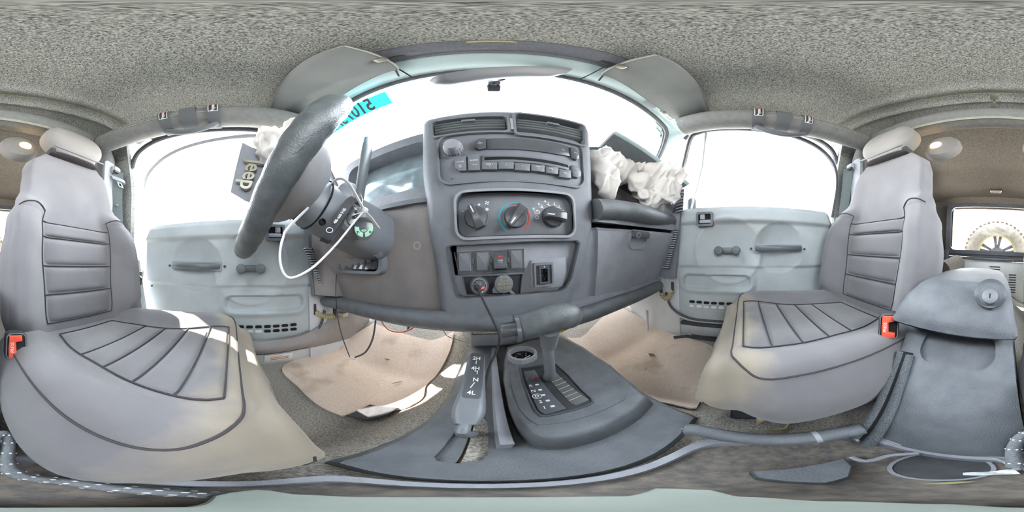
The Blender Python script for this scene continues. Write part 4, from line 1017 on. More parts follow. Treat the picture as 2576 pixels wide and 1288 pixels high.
# ------------------------------------------------------------------ steering column
WC = Vector((-.373, .090, .203)); AL = radians(21)
WU = Vector((0, sin(AL), cos(AL))); WN = Vector((0, -cos(AL), sin(AL)))
co_ = thing('steering_column', 'grey steering column with shrouds, ignition barrel and stalks', 'steering column', (-.36, .26, .08))
base = Vector((-.362, .42, .055)); topc = Vector((-.371, .165, .138))
ax = (base-topc).normalized(); sd_ = Vector((1, 0, 0)); upv = sd_.cross(ax); upv = -upv if upv.z < 0 else upv
def csec(t, w_, hu, hd): 
    c = topc.lerp(base, t); return [c+sd_*(w_*math.copysign(abs(cos(a))**.75, cos(a)))+upv*((hu if sin(a) > 0 else hd)*math.copysign(abs(sin(a))**.75, sin(a))) for a in [2*pi*k/32 for k in range(32)]]
g = G(); g.loft([csec(-.06, .050, .045, .05), csec(0, .058, .052, .058), csec(.2, .064, .056, .064), csec(.5, .074, .062, .072), csec(.75, .080, .066, .074), csec(.95, .074, .06, .066), csec(1, .065, .055, .055)]); sh_ = part('column_shroud', g, 'plastic_smooth', co_, ang=50)
g = G(); g.tube([topc+ax*.012+sd_*(.071*cos(a))+upv*(.061*sin(a)) for a in [2*pi*k/40 for k in range(40)]], .002, 6, closed=True); part('shroud_joint', g, 'void', sh_)
c = P(812, 558, x=-.305); 
g = G(); g.lathe([(.007, -.004), (.007, .001), (.005, .0015), (.004, -.003)], frame(c, (0, .8, -.3), (0, .3, .8), N=(1, -.0, 0)), 14); part('screw_well', g, 'void', sh_)
# ignition barrel facing the driver's right
ic_ = P(889, 556, x=-.292); axn = Vector((.72, -.66, .12)).normalized(); fi_ = frame(ic_, Vector((0, 0, 1)).cross(axn), Vector((0, 0, 1)), N=axn)
g = G(); g.lathe([(.030, -.045), (.030, .0), (.028, .008), (.020, .012), (.016, .010), (.002, .009)], fi_, 28); ib = part('ignition_barrel', g, 'plastic_smooth', co_)
g = G(); g.lathe([(.013, .008), (.013, .013), (.003, .014)], fi_, 20); part('ignition_lock', g, 'chrome', ib)
# stalks: wide gear-like lever up behind the wheel, turn signal behind
st0, st1 = P(905, 488, x=-.30), P(928, 352, x=-.325)
g = G(); g.tube([st0+(st0-st1)*.12, st0, st0.lerp(st1, .3), st0.lerp(st1, .75), st1, st1+(st1-st0)*.05], [.010, .013, .0145, .0165, .016, .009], 14, flat=.62); part('wiper_stalk', g, 'handle', co_)
c = P(878, 490, x=-.315); fb_ = frame(c, (.2, .9, 0), (-.1, 0, 1)); g = G(); g.lathe([(.030, -.03), (.031, .0), (.026, .010), (.018, .014), (.002, .014)], frame(c, Vector((.3, .8, 0)), Vector((0, .25, .9)), N=Vector((.75, -.35, .35)).normalized()), 24); part('stalk_boot', g, 'plastic_smooth', co_)
g = G(); g.tube([(-.43, .23, .16), (-.52, .22, .19), (-.56, .22, .20)], [.008, .010, .012], 10); part('turn_stalk', g, 'bezel', co_)
# small immobiliser box with red light to the right of the column
im = thing('alarm_box', 'small black alarm box with red light beside the steering column', 'alarm box', P(957, 622, y=.345))
c = P(957, 622, y=.338); f_ = frame(c, (1, .35, 0), (0, 0, 1))
g = G(); g.prism(rr(.020, .062, .008), f_, -.012, .014, .004); part('box', g, 'gloss', im)
g = G(); g.prism(rr(.010, .020, .004, -.014, -.014), f_, -.008, .010, .002); part('button', g, 'plastic', im)
g = G(); g.prism(circ(.0022, -.0105, .010, 12), f_, .012, .016, .0006); part('red_light', g, 'redglow', im)
g = G(); g.tube(spline([f_(.0, .03, 0), f_(.0, .06, .004), f_(.001, .10, .002)], 6), .0014, 6); part('wire', g, 'black', im)

# ------------------------------------------------------------------ steering wheel with its fired airbag
sw = thing('steering_wheel', 'black leather steering wheel with a burst airbag cover', 'steering wheel', tuple(WC))
RW = .187
wf_ = lambda a, r, n=0: WC+Vector((1, 0, 0))*(r*cos(a))+WU*(r*sin(a))+WN*n
pts = [wf_(2*pi*k/96, RW) for k in range(96)]
rads = [.0195+.0022*max(0, math.cos(2*(2*pi*k/96)))+.0006*sin(k*2.1) for k in range(96)]
loops = []
for k in range(97):
    a = 2*pi*k/96; c = wf_(a, RW); e1 = Vector((1, 0, 0))*cos(a)+WU*sin(a); r_ = rads[k % 96]
    loops.append([c+e1*(r_*cos(q))+WN*(r_*sin(q)) for q in [2*pi*j/20 for j in range(20)]])
g = G(); g.loft(loops, True, False, False); rim = part('rim', g, 'leather', sw, ang=80)
g = G()
zz = [wf_(2*pi*k/400, RW-.0185-.0012*(k % 2))+WN*(-.004+.003*sin(k*.23)) for k in range(400)]; g.tube(zz, .0013, 5, closed=True); part('rim_stitching', g, 'tan', rim)
# back shell of the hub, seen from the gearbox side
def hs(n, w_, h, dy=0): return [WC+Vector((1, 0, 0))*(w_*math.copysign(abs(cos(q))**.6, cos(q)))+WU*(h*math.copysign(abs(sin(q))**.7, sin(q))+dy)+WN*n for q in [2*pi*j/36 for j in range(36)]]
g = G(); g.loft([hs(-.100, .050, .055), hs(-.09, .062, .070, .0), hs(-.055, .095, .100, .004), hs(-.02, .115, .112, .004), hs(.0, .118, .112, .004), hs(.012, .112, .106, .004)]); hub = part('hub_shell', g, 'hub', sw, ang=50)
for a in (radians(8), radians(172), radians(232), radians(308)):
    g = G(); A = []
    for r_, hw, n in ((.085, .032, -.012), (.13, .026, -.012), (.172, .020, -.004)):
        e = Vector((1, 0, 0))*cos(a)+WU*sin(a); t_ = Vector((1, 0, 0))*-sin(a)+WU*cos(a)
        A.append([WC+e*r_+t_*x+WN*y for x, y in ((-hw, n-.012), (hw, n-.012), (hw, n+.010), (-hw, n+.010))])
    g.loft(A); part('spoke', g, 'plastic_smooth', sw)
g = G(); g.tube([WC+Vector((1, 0, 0))*(.119)+WU*y+WN*n for y, n in ((.075, -.005), (.02, -.015), (-.03, -.03))], .0025, 6); part('hub_seam', g, 'alloy', hub)
# torn horn pad flaps folded out toward the driver
def flap(corners, th, nm, m='bezel', sub=8):
    A, B, Cc, D_ = [Vector(c) for c in corners]; n = (B-A).cross(D_-A).normalized()*th
    g = G(); g.slab(lambda u, v: A.lerp(B, u).lerp(D_.lerp(Cc, u), v)+n*(4*u*(1-u)*.9)+Vector((0, 0, .002*noise.noise(Vector((u*9, v*9, 0))))), sub, sub, n); return part(nm, g, m, sw)
fA, fB, fC, fD = P(610, 358, x=-.400), P(700, 402, x=-.385), P(652, 520, x=-.385), P(580, 482, x=-.400)
ja = flap((fA, fB, fC, fD), .006, 'airbag_cover_flap')
ctr = (fA+fB+fC+fD)/4; UU = (fC-fB+fD-fA).normalized(); VV = (fB-fA+fC-fD).normalized(); NN = UU.cross(VV).normalized()
if NN.dot(CAM-ctr) < 0: NN = -NN
fj = frame(ctr, UU, VV, N=NN)
text('Jeep', fj, .012, .0, .050, 'steel', ja, 'emblem_lettering', .0085, bold=.02, th=.002)
# limp white cushion behind the rim
def cloth(name, parent, blobs, vox, amp, frq, seed, m='offwhite', sq=(1, 1, 1)):
    bm = bmesh.new()
    for c, r, rot in blobs:
        mm = Matrix.Translation(Vector(c)) @ rot.to_matrix().to_4x4() @ Matrix.Diagonal((r[0], r[1], r[2], 1))
        bmesh.ops.create_icosphere(bm, subdivisions=3, radius=1, matrix=mm)
    me = bpy.data.meshes.new(name); bm.to_mesh(me); bm.free()
    o = bpy.data.objects.new(name, me); C.objects.link(o)
    md = o.modifiers.new('r', 'REMESH'); md.mode = 'VOXEL'; md.voxel_size = vox
    bpy.context.view_layer.update(); new = bpy.data.meshes.new_from_object(o.evaluated_get(bpy.context.evaluated_depsgraph_get()))
    o.modifiers.clear(); o.data = new
    nm = [v.normal.copy() for v in new.vertices]; ps = [v.co.copy() for v in new.vertices]
    for v, n, p in zip(new.vertices, nm, ps):
        q = Vector((p.x*sq[0], p.y*sq[1], p.z*sq[2]))*frq+Vector((seed, 0, 0))
        w = noise.noise_vector(q*.6)*.9
        f = 1-min(1, abs(noise.noise(q+w))*2.6); f2 = 1-min(1, abs(noise.noise(q*2.3+w*1.5+Vector((5, 5, 5))))*2.4)
        v.co = p+n*(amp*(f**1.6*1.1+f2**1.5*.5-.55))
    new.materials.clear(); new.materials.append(MT[m]); new.shade_smooth()
    o.parent = parent
    if parent is not None and parent.parent is None: o.location = -parent.location
    return o
from mathutils import Euler
c0, c1 = P(738, 316, x=-.42), P(708, 342, x=-.45)
cloth('airbag', sw, [(c0, (.032, .028, .032), Euler((0, 0, 0))), (c1, (.030, .022, .026), Euler((.3, 0, 0))), (WC+WN*.028+WU*.05, (.07, .02, .07), Euler((.4, 0, 0)))], .006, .010, 22, 3)

# ------------------------------------------------------------------ keys, lanyard, cable tie
ky = thing('car_key', 'ignition key with a round mint green button fob', 'key', P(915, 575, x=-.27))
fbc = P(915, 574, x=-.262); axk = (CAM-fbc).normalized(); fk_ = frame(fbc, Vector((0, 0, 1)).cross(axk), Vector((0, 0, 1)), N=axk)
g = G(); g.prism([(x*.95, y*1.15-.0005) for x, y in circ(.0195, n=30)], fk_, -.007, .004, .002); fo_ = part('fob', g, 'gloss', ky)
def wedge(a0, a1, r0, r1, n=12): return [(r1*cos(radians(lerp(a0, a1, i/n))), r1*sin(radians(lerp(a0, a1, i/n)))) for i in range(n+1)]+[(r0*cos(radians(lerp(a1, a0, i/n))), r0*sin(radians(lerp(a1, a0, i/n)))) for i in range(n+1)]
for lp, nm in ((wedge(165, 262, .0085, .0170), 'lock_button'), (wedge(278, 375, .0085, .0170), 'unlock_button'), (wedge(215, 325, .001, .0070), 'alarm_button')):
    g = G(); g.prism(lp, fk_, .003, .006, .0006); part(nm, g, 'mint', fo_)
text('*', fk_, 0, -.0055, .013, 'black', fo_, 'fob_symbol', .0063, bold=.03); text('<', fk_, -.0115, -.007, .010, 'black', fo_, 'fob_symbol', .0063, ang=-50, bold=.02); text('o', fk_, .0115, -.007, .009, 'black', fo_, 'fob_symbol', .0063, bold=.02)
g = G(); g.prism(rr(.018, .030, .006, -.004, .026), fk_, -.006, .001, .002); part('key_head', g, 'plastic_smooth', ky)
g = G(); g.tube([ic_+axn*.012, ic_+axn*.028, fk_(-.004, .03, -.002)], .004, 8, flat=.5); part('key_blade', g, 'chrome', ky)
rc = P(898, 505, x=-.27); ax2 = (CAM-rc).normalized(); fr2 = frame(rc, Vector((0, 0, 1)).cross(ax2), Vector((0, 0, 1)), N=(ax2+Vector((.8, 0, 0))).normalized())
g = G(); g.tube([fr2(.010*cos(2*pi*k/28), .019*sin(2*pi*k/28), 0) for k in range(28)], .0012, 8, closed=True); part('key_ring', g, 'chrome', ky)
ly = thing('lanyard', 'black printed lanyard strap hanging from the key ring', 'lanyard', P(850, 550, x=-.27))
lpts = spline([P(893, 500, x=-.272), P(880, 508, x=-.274), P(858, 538, x=-.27), P(838, 567, x=-.268), P(822, 592, x=-.268), P(818, 603, x=-.272), P(826, 600, x=-.282), P(848, 570, x=-.288), P(862, 540, x=-.288), P(885, 515, x=-.285)], 8)
vw = lambda p: (CAM-p).normalized()
strip_dir = []
g = G(); A = []
for i, p in enumerate(lpts):
    t_ = (lpts[min(i+1, len(lpts)-1)]-lpts[max(i-1, 0)]).normalized(); s_ = Vector((1, -.9, .35)).normalized(); w_ = t_.cross(s_).normalized(); n_2 = w_.cross(t_)
    A.append([p-w_*.009, p+w_*.009, p+w_*.009+n_2*.001, p-w_*.009+n_2*.001])
g.loft(A); part('strap', g, 'black', ly)
pa, pb_ = P(828, 582, x=-.262), P(872, 521, x=-.266); dd = (pb_-pa).normalized(); nn = Vector((1, -.9, .35)).normalized(); ff = frame((pa+pb_)/2, dd, nn.cross(dd), N=nn); 
if ff.m[2].z < 0: pass
text('480-668-3105', ff, .006, -.0002, .0072, 'white', ly, 'phone_number', .0015, bold=.012); part('round_logo', ring(circ(.0055, -.030, 0, 18), circ(.0045, -.030, 0, 18), ff, .001, .0018), 'white', ly)
zt = thing('cable_tie', 'long white cable tie looped through the key ring', 'cable tie', P(916, 530, x=-.245))
zp = spline([P(953, 574, x=-.245), P(935, 550, x=-.243), P(916, 528, x=-.24), P(895, 490, x=-.245), P(878, 462, x=-.255), P(860, 450, x=-.27), P(845, 452, x=-.30)], 8)
g = G(); g.tube(zp, .0032, 8, flat=.5); part('tie_tail', g, 'ziptie', zt)
zp = spline([P(845, 452, x=-.30), P(800, 500, x=-.34), P(728, 570, x=-.30), P(712, 600, x=-.27), P(704, 640, x=-.25), P(710, 680, x=-.24), P(728, 699, x=-.235), P(760, 690, x=-.23), P(800, 662, x=-.235), P(850, 610, x=-.238), P(890, 560, x=-.24), P(916, 530, x=-.24)], 8)
g = G(); g.tube(zp, .0034, 8, flat=.5); part('tie_loop', g, 'ziptie', zt)
c = P(918, 529, x=-.238); g = G(); g.box(c, (.010, .010, .010), Matrix.Rotation(.7, 3, 'Y'), bev=.003); part('tie_head', g, 'ziptie', zt)
# ------------------------------------------------------------------ floor console between the seats
def Pf(px_, py_, off=.0, zf=floor_z):
    r = ray(px_, py_); t = .05
    for i in range(4000):
        p = CAM+r*t
        if p.z <= zf(p.x, p.y)+off: break
        t += .0012
    return Vector((p.x, p.y, zf(p.x, p.y)+off))
fc = thing('floor_console', 'grey floor console with shifter bezel over the transmission tunnel', 'console', (0, .2, FZ))
ZB, ZT = -.318, -.272                                   # console deck and raised shifter bezel
def deck(y): return ZB+.015*sstep(.25, .45, y)
L_ = []
for y, xl, xr, bl, br in ((.062, -.150, .125, -.20, .20), (.07, -.152, .13, -.205, .20), (.12, -.150, .145, -.205, .21), (.20, -.138, .165, -.195, .225), (.30, -.128, .170, -.19, .23), (.40, -.125, .165, -.19, .225), (.50, -.125, .155, -.19, .22)):
    z = deck(y); zb = FZ+.012
    L_.append([Vector(p) for p in ((bl, y, zb), (lerp(bl, xl, .45), y, lerp(zb, z, .35)), (xl-.012, y, z-.020), (xl, y, z-.004), (xl+.012, y, z), (lerp(xl, xr, .35), y, z), (lerp(xl, xr, .65), y, z), (xr-.012, y, z), (xr, y, z-.004), (xr+.012, y, z-.02), (lerp(br, xr, .45), y, lerp(zb, z, .35)), (br, y, zb))])
g = G(); g.loft(L_); cb_ = part('console_body', g, 'pebble', fc, ang=50)
Z1 = frame((0, 0, ZB), (1, 0, 0), (0, 1, 0))            # n is up
def zp(px_, py_, z): p = P(px_, py_, z=z); return (p.x, p.y)
def ccw(l): return l if sum(a[0]*b[1]-b[0]*a[1] for a, b in zip(l, l[1:]+l[:1])) > 0 else l[::-1]
# transfer case slot
sl = ccw([zp(1092, 1148, ZB), zp(1100, 1160, ZB), zp(1150, 1166, ZB), zp(1215, 1158, ZB), zp(1229, 1140, ZB), zp(1228, 1060, ZB), zp(1218, 1048, ZB), zp(1180, 1052, ZB), zp(1158, 1066, ZB), zp(1125, 1110, ZB)])
q = G(); q.prism(sl, Z1, -.012, .03); cut(cb_, [q])
g = G(); g.prism(sl, Z1, -.014, -.0105, .0005); part('boot_floor', g, 'brown', fc)
a, b = Vector(zp(1150, 1164, ZB)), Vector(zp(1190, 1060, ZB))
for nm, s in (('boot_flap', -1), ('boot_flap', 1)):
    half = [p for p in sl]
    cx, cy = (a+b)/2; dirv = (b-a).normalized(); nv = Vector((-dirv.y, dirv.x))
    lp2 = []
    for i in range(len(sl)):                            # clip the slot to one side of the slit
        p, q_ = Vector(sl[i]), Vector(sl[(i+1) % len(sl)]); dp, dq = (p-a).dot(nv)*s-.0012, (q_-a).dot(nv)*s-.0012
        if dp > 0: lp2.append(tuple(p))
        if dp*dq < 0: t = dp/(dp-dq); lp2.append(tuple(p.lerp(q_, t)))
    if len(lp2) > 2:
        g = G(); g.prism(ccw(lp2), Z1, -.0105, -.006, .001); part(nm, g, 'pebble' if s > 0 else 'carpet', fc)
# raised bezel block round the automatic shifter
ob = [(1268, 905), (1263, 960), (1276, 1030), (1300, 1085), (1330, 1118), (1375, 1130), (1430, 1127), (1500, 1110), (1560, 1083), (1612, 1050), (1643, 1015), (1600, 975), (1540, 925), (1470, 878), (1415, 846), (1340, 853), (1275, 875)]
ot = [(1274, 905), (1272, 960), (1288, 1022), (1312, 1068), (1342, 1097), (1385, 1104), (1430, 1100), (1495, 1082), (1548, 1058), (1596, 1028), (1622, 1000), (1585, 968), (1530, 920), (1465, 876), (1412, 848), (1340, 855), (1280, 876)]
B0 = [P(x, y, z=ZB+.004) for x, y in ob]; B1 = [P(x, y, z=ZT-.006) for x, y in ot]; B2 = [P(x, y, z=ZT-.006) for x, y in ot]
cB = sum(B1, Vector())/len(B1)
g = G(); g.loft([[p-Vector((0, 0, .02)) for p in B0], B0, [p.lerp(q_, .3)+Vector((0, 0, .006)) for p, q_ in zip(B0, B1)], [p+(p-cB)*.02 for p in B1], [p.lerp(cB, .02)+Vector((0, 0, .005)) for p in B1], [p.lerp(cB, .05)+Vector((0, 0, .006)) for p in B1]])
bz = part('shifter_bezel', g, 'pebble', fc, ang=40)
fz = frame((0, 0, ZT), (1, 0, 0), (0, 1, 0))
pl2 = ccw([zp(x, y, ZT) for x, y in ((1285, 930), (1286, 970), (1306, 1030), (1338, 1062), (1355, 1070), (1420, 1063), (1500, 1040), (1570, 1006), (1576, 995), (1560, 980), (1500, 935), (1430, 890), (1350, 905))])
g = G(); g.prism(pl2, fz, -.004, .002, .001); tp = part('top_plate', g, 'pebble', bz)
gt = ccw([zp(x, y, ZT) for x, y in ((1308, 927), (1312, 950), (1345, 1035), (1360, 1050), (1375, 1051), (1485, 1022), (1494, 1014), (1490, 1005), (1430, 945), (1400, 918), (1385, 915))])
part('gate_rim', ring(gt, inset(gt, .955), fz, .0, .0045), 'gloss', tp)
g = G(); g.prism(inset(gt, .955), fz, .0015, .0026, .0003); part('gate_plate', g, 'black', tp)
ind = ccw([zp(x, y, ZT) for x, y in ((1317, 937), (1345, 934), (1425, 1030), (1372, 1045), (1355, 1035))])
g = G(); g.prism(ind, fz, .0026, .0042, .0004); ip = part('gear_indicator', g, 'gloss', tp)
# lettering along the indicator
for ch, (x, y), (mx, my), mm in (('P', (1326, 955), (1341, 952), 'red'), ('R', (1335, 971), (1351, 968), 'white'), ('N', (1342, 984), (1359, 981), 'white'), ('D', (1351, 997), (1367, 994), 'white'), ('2', (1360, 1011), (1378, 1008), 'white'), ('1', (1370, 1026), (1390, 1022), 'white')):
    u, v = zp(x, y, ZT+.004); text(ch, fz, u, v, .0095, 'white' if ch != 'P' else 'alloy', ip, 'gear_letter', .0044, ang=-6, bold=.01)
    u2_, v2_ = zp(mx, my, ZT+.004); g = G(); g.prism(rr(.0055, .0042, .0003, u2_, v2_), fz, .004, .0049, .0002); part('gear_mark', g, mm, ip)
    if ch == 'D': part('drive_ring', ring(circ(.0068, u, v, 20), circ(.0060, u, v, 20), fz, .004, .0049), 'white', ip)
sl3 = ccw([zp(x, y, ZT) for x, y in ((1368, 935), (1392, 932), (1482, 1008), (1450, 1022), (1438, 1018))])
g = G(); g.prism(sl3, fz, .0026, .0035, .0003); ps = part('lever_slide', g, 'handle', tp)
for k in range(1, 7):
    a, b = Vector(zp(lerp(1380, 1440, k/7), lerp(955, 1020, k/7), ZT)), Vector(zp(lerp(1405, 1472, k/7), lerp(945, 1006, k/7), ZT))
    g = G(); g.tube([fz(a.x, a.y, .0036), fz(b.x, b.y, .0036)], .0008, 5); part('slide_ridge', g, 'tan', ps)
# cup ring and front tray
c = P(1314, 890, z=ZT+.012); fcx = frame(c, (1, 0, 0), (0, 1, 0))
part('cup_ring', ring(circ(.034, 0, 0, 36), circ(.028, 0, 0, 36), fcx, -.020, .004), 'plastic', fc)
g = G(); g.prism(circ(.030, 0, 0, 30), fcx, -.020, -.010); cf = part('cup_floor', g, 'void', fc)
for k in range(5):
    a = k*1.3; g = G(); g.tube([fcx(.012*cos(a)-.004, .012*sin(a), -.009), fcx(.018*cos(a+.9), .016*sin(a+.9), -.007)], .0012, 5); part('ash_fleck', g, 'steel', cf)
y0 = P(1240, 872, z=-.285).y
g = G(); g.box((.0, y0+.03, -.275), (.24, .010, .045), bev=.004); g.box((-.115, y0+.075, -.265), (.010, .09, .06), bev=.004); g.box((.125, y0+.075, -.265), (.010, .09, .06), bev=.004); g.box((0, y0+.08, -.295), (.24, .1, .008), bev=.002); part('front_tray', g, 'plastic', fc)
g = G(); g.slab(lambda u, v: (-.063+.004*v, lerp(.13, y0+.02, u), lerp(ZB, ZB+.028-.02*abs(u-.4), v)), 12, 3, (.012, 0, 0)); part('divider_wall', g, 'plastic', fc)

# automatic shifter
sh = thing('gear_shifter', 'black T-handle gear shifter standing in the shifter gate', 'gear shifter', P(1385, 948, z=ZT))
b0 = P(1383, 950, z=ZT+.003); h0, h1 = P(1302, 826, y=.205), P(1456, 792, y=.205); hm = h0.lerp(h1, .48)
b1 = P(1378, 868, y=.232)
g = G(); g.tube(spline([b0, b0.lerp(b1, .3)+Vector((0, -.003, 0)), b1, hm+Vector((.004, .004, -.012))], 6), [.0115]*4+[.0095]*12+[.0095]*3, 14); lv = part('lever', g, 'plastic_smooth', sh)
hv_ = (h1-h0); e = [h0.lerp(h1, t) for t in [i/14 for i in range(15)]]
g = G(); g.tube([p+Vector((0, 0, .006*sin(pi*i/14))) for i, p in enumerate(e)], [.0165, .019, .0195, .0195, .0195, .0198, .020, .0202, .0204, .0204, .0204, .0202, .0195, .017, .010], 18); tg2 = part('t_grip', g, 'leather', sh)
d_ = hv_.normalized()
g = G(); g.tube([h0-d_*.003, h0+d_*.002], .0205, 18); part('grip_collar', g, 'gloss', sh)
g = G(); g.tube([h0-d_*.022, h0-d_*.019, h0-d_*.006, h0], [.009, .0105, .0105, .0105], 16); part('release_button', g, 'gloss', sh)
g = G(); g.tube([P(1380, 868, y=.23), hm-Vector((0, 0, .010))], [.0125, .015], 14); part('neck', g, 'plastic_smooth', sh)

# transfer case shifter
tc_ = thing('transfer_case_shifter', 'black transfer case lever with 2H 4H N 4L pattern on its knob', 'shifter', P(1190, 1085, z=ZB))
k0, k1 = P(1200, 893, z=-.175), P(1178, 1040, z=-.215)
kd = (k1-k0).normalized(); ks = kd.cross(k0.lerp(k1, .5)-CAM).normalized(); ks = ks if ks.x > 0 else -ks; kn_ = ks.cross(-kd).normalized(); kn_ = kn_ if kn_.dot(CAM-k0) > 0 else -kn_
km = k0.lerp(k1, .5); kl = (k1-k0).length
fk2 = frame(km, ks, -kd, N=kn_)
Ls = []
for t, w_, d2 in ((.53, .008, .006), (.51, .0115, .010), (.45, .0135, .012), (.2, .0140, .013), (-.1, .0150, .0135), (-.35, .0165, .014), (-.46, .0165, .014), (-.56, .0145, .012), (-.66, .0095, .009)):
    Ls.append([fk2(w_*math.copysign(abs(cos(a))**.6, cos(a)), t*kl, d2*math.copysign(abs(sin(a))**.6, sin(a))-.008) for a in [2*pi*j/28 for j in range(28)]])
g = G(); g.loft(Ls); part('knob', g, 'plastic_smooth', tc_, ang=60)
g = G(); g.prism(rr(.0215, kl*.80, .006, 0, .012), fk2, .002, .0062, .001); kp_ = part('pattern_plate', g, 'gloss', tc_)
for s_, v_, u_ in (('2H', .041, .0), ('4H', .020, .0), ('N', -.002, .002), ('4L', -.026, -.001)):
    text(s_, fk2, u_, v_+.003, .0095, 'white', kp_, 'pattern_lettering', .0066, bold=.02)
for a, b in (((0, .037), (0, .030)), ((.003, .016), (.003, .010)), ((.001, -.006), (-.003, -.016)), ((-.001, .016), (.0035, .016))):
    g = G(); g.tube([fk2(a[0], a[1]+.002, .0066), fk2(b[0], b[1]+.002, .0066)], .0007, 6); part('pattern_line', g, 'white', kp_)
lo_ = P(1192, 1092, z=ZB-.004)
g = G(); g.tube(spline([fk2(0, -.60*kl, -.008), fk2(0, -.78*kl, -.010), lo_], 5), .0062, 12); part('lever_rod', g, 'plastic_smooth', tc_)

# parking brake lever
pb2 = thing('parking_brake', 'dark parking brake lever lying beside the armrest console', 'parking brake', P(1900, 1105, z=-.30))
hp = spline([P(1722, 1080, z=-.30), P(1760, 1083, z=-.298), P(1840, 1098, z=-.297), P(1930, 1106, z=-.297), P(2030, 1102, z=-.297), P(2110, 1090, z=-.297), P(2170, 1078, z=-.295)], 6)
g = G(); g.tube(hp, [.006]+[.0115]*(len(hp)-2)+[.010], 14); part('grip', g, 'pebble', pb2)
g = G(); g.tube([hp[0]+(hp[0]-hp[1])*1.2, hp[0]+(hp[1]-hp[0])*.5], .0055, 12); part('release_button', g, 'gloss', pb2)
i_ = int(len(hp)*.68); g = G(); g.tube(hp[i_:i_+2], .0122, 14); part('grip_ring', g, 'plastic', pb2)

# ------------------------------------------------------------------ armrest console
ar = thing('armrest_console', 'grey armrest console with lockable lid between the seats', 'armrest console', (0.02, -.3, FZ))
Bl, Br = P(2214, 1098, z=-.335), P(2572, 1142, z=-.335); Tl, Tr = P(2275, 822, y=-.275), P(2546, 850, y=-.275)
Bl, Br, Tl, Tr = Vector((.062, -.110, -.335)), Vector((-.095, -.110, -.335)), Vector((.118, -.275, Tl.z)), Vector((-.082, -.275, Tr.z))
def front(u, v):
    p = Bl.lerp(Br, u).lerp(Tl.lerp(Tr, u), v); return p+Vector((0, .010*sin(pi*v)-.012*(2*u-1)**4-.02*sin(pi*v)*0, 0))
# body: front face, sides, back
Ls = []
for v in [i/14 for i in range(15)]:
    row = [front(u/14, v) for u in range(15)]; l, r = row[0], row[-1]
    spread = lerp(.03, .0, v)
    row = [Vector((l.x+.020+spread*1.5, -.52, l.z)), Vector((l.x+.012+spread, -.38, l.z))]+row+[Vector((r.x-.010-spread*.2, -.38, r.z)), Vector((r.x-.012-spread*.3, -.52, r.z))]; Ls.append(row)
Ls = [[Vector((p.x*1.0, p.y, FZ+.01)) for p in Ls[0]]]+Ls
g = G(); g.loft(Ls); ab = part('console_shell', g, 'pebble', ar, ang=50)
ffr = frame(front(.5, .86), front(1, .8)-front(0, .8), front(.5, 1)-front(.5, .7)); ffr = frame(front(.5, .86), -Vector((1, 0, 0)), front(.5, 1)-front(.5, .7))
q = G(); q.prism(rr(.125, .075, .03, .006, .012), ffr, -.012, .05, .0008); cut(ab, [q])
# brush slot for the brake lever, down the passenger side of the front face
sl0, sl1 = front(.10, .80)+Vector((0, .004, .0)), front(.13, .02)+Vector((0, .012, 0))
sv = spline([sl0, sl0.lerp(sl1, .35)+Vector((.002, .001, 0)), sl1], 8)
g = G(); g.tube([p+Vector((0, .001, 0)) for p in sv], .0115, 10, flat=.55); bs_ = part('slot_trough', g, 'void', ar)
for s in (-1, 1):
    g = G(); g.tube([p+Vector((s*.009, .006, 0)) for p in sv], .0075, 10, flat=.7); part('brush_strip', g, 'brushes', ar)
# lid
lid = []
for y, zt, zb_, k in ((-.240, -.126, -.134, .94), (-.244, -.116, -.138, .985), (-.256, -.098, -.139, 1.0), (-.278, -.077, -.138, 1.0), (-.32, -.058, -.136, 1.0), (-.40, -.046, -.14, .98), (-.50, -.044, -.13, .95), (-.515, -.05, -.125, .93), (-.52, -.06, -.12, .91)):
    f_ = (-.25-y)/.27; xl, xr = lerp(-.086, -.072, max(0, f_))*k, lerp(.128, .085, max(0, f_))*k; b_ = .012
    tilt = lambda x: -.05*(x-.02)*0
    lid.append([Vector(p) for p in ((xl, y, zb_), (xl-.003, y, lerp(zb_, zt, .4)), (xl+.004, y, zt-.008), (xl+.020, y, zt), (lerp(xl, xr, .35), y, zt+.004), (lerp(xl, xr, .65), y, zt+.004), (xr-.020, y, zt), (xr-.004, y, zt-.010), (xr+.003, y, lerp(zb_, zt, .4)), (xr, y, zb_))])
g = G(); g.loft(lid); ld = part('lid', g, 'pebble', ar, ang=50)
lc = P(2492, 742, y=-.275); fl_ = frame(lc+Vector((0, .004, -.004)), (-1, 0, 0), (0, -.55, .83))
g = G(); g.lathe([(.027, .0), (.0265, .004), (.024, .002), (.016, -.003), (.002, -.004)], lambda u, v, n=0: fl_(u, v+.006, n+.004), 30); dsh = part('lock_dish', g, 'pebble', ld)
g = G(); g.lathe([(.0115, -.002), (.0115, .013), (.0125, .014), (.0125, .017), (.011, .018), (.002, .0185)], lambda u, v, n=0: fl_(u, v-.003, n), 24); lk2 = part('lid_lock', g, 'alloy', ld)
g = G(); g.prism(rr(.0018, .008, .0005, 0, -.003), fl_, .018, .0192, .0003); part('key_slot', g, 'void', lk2)
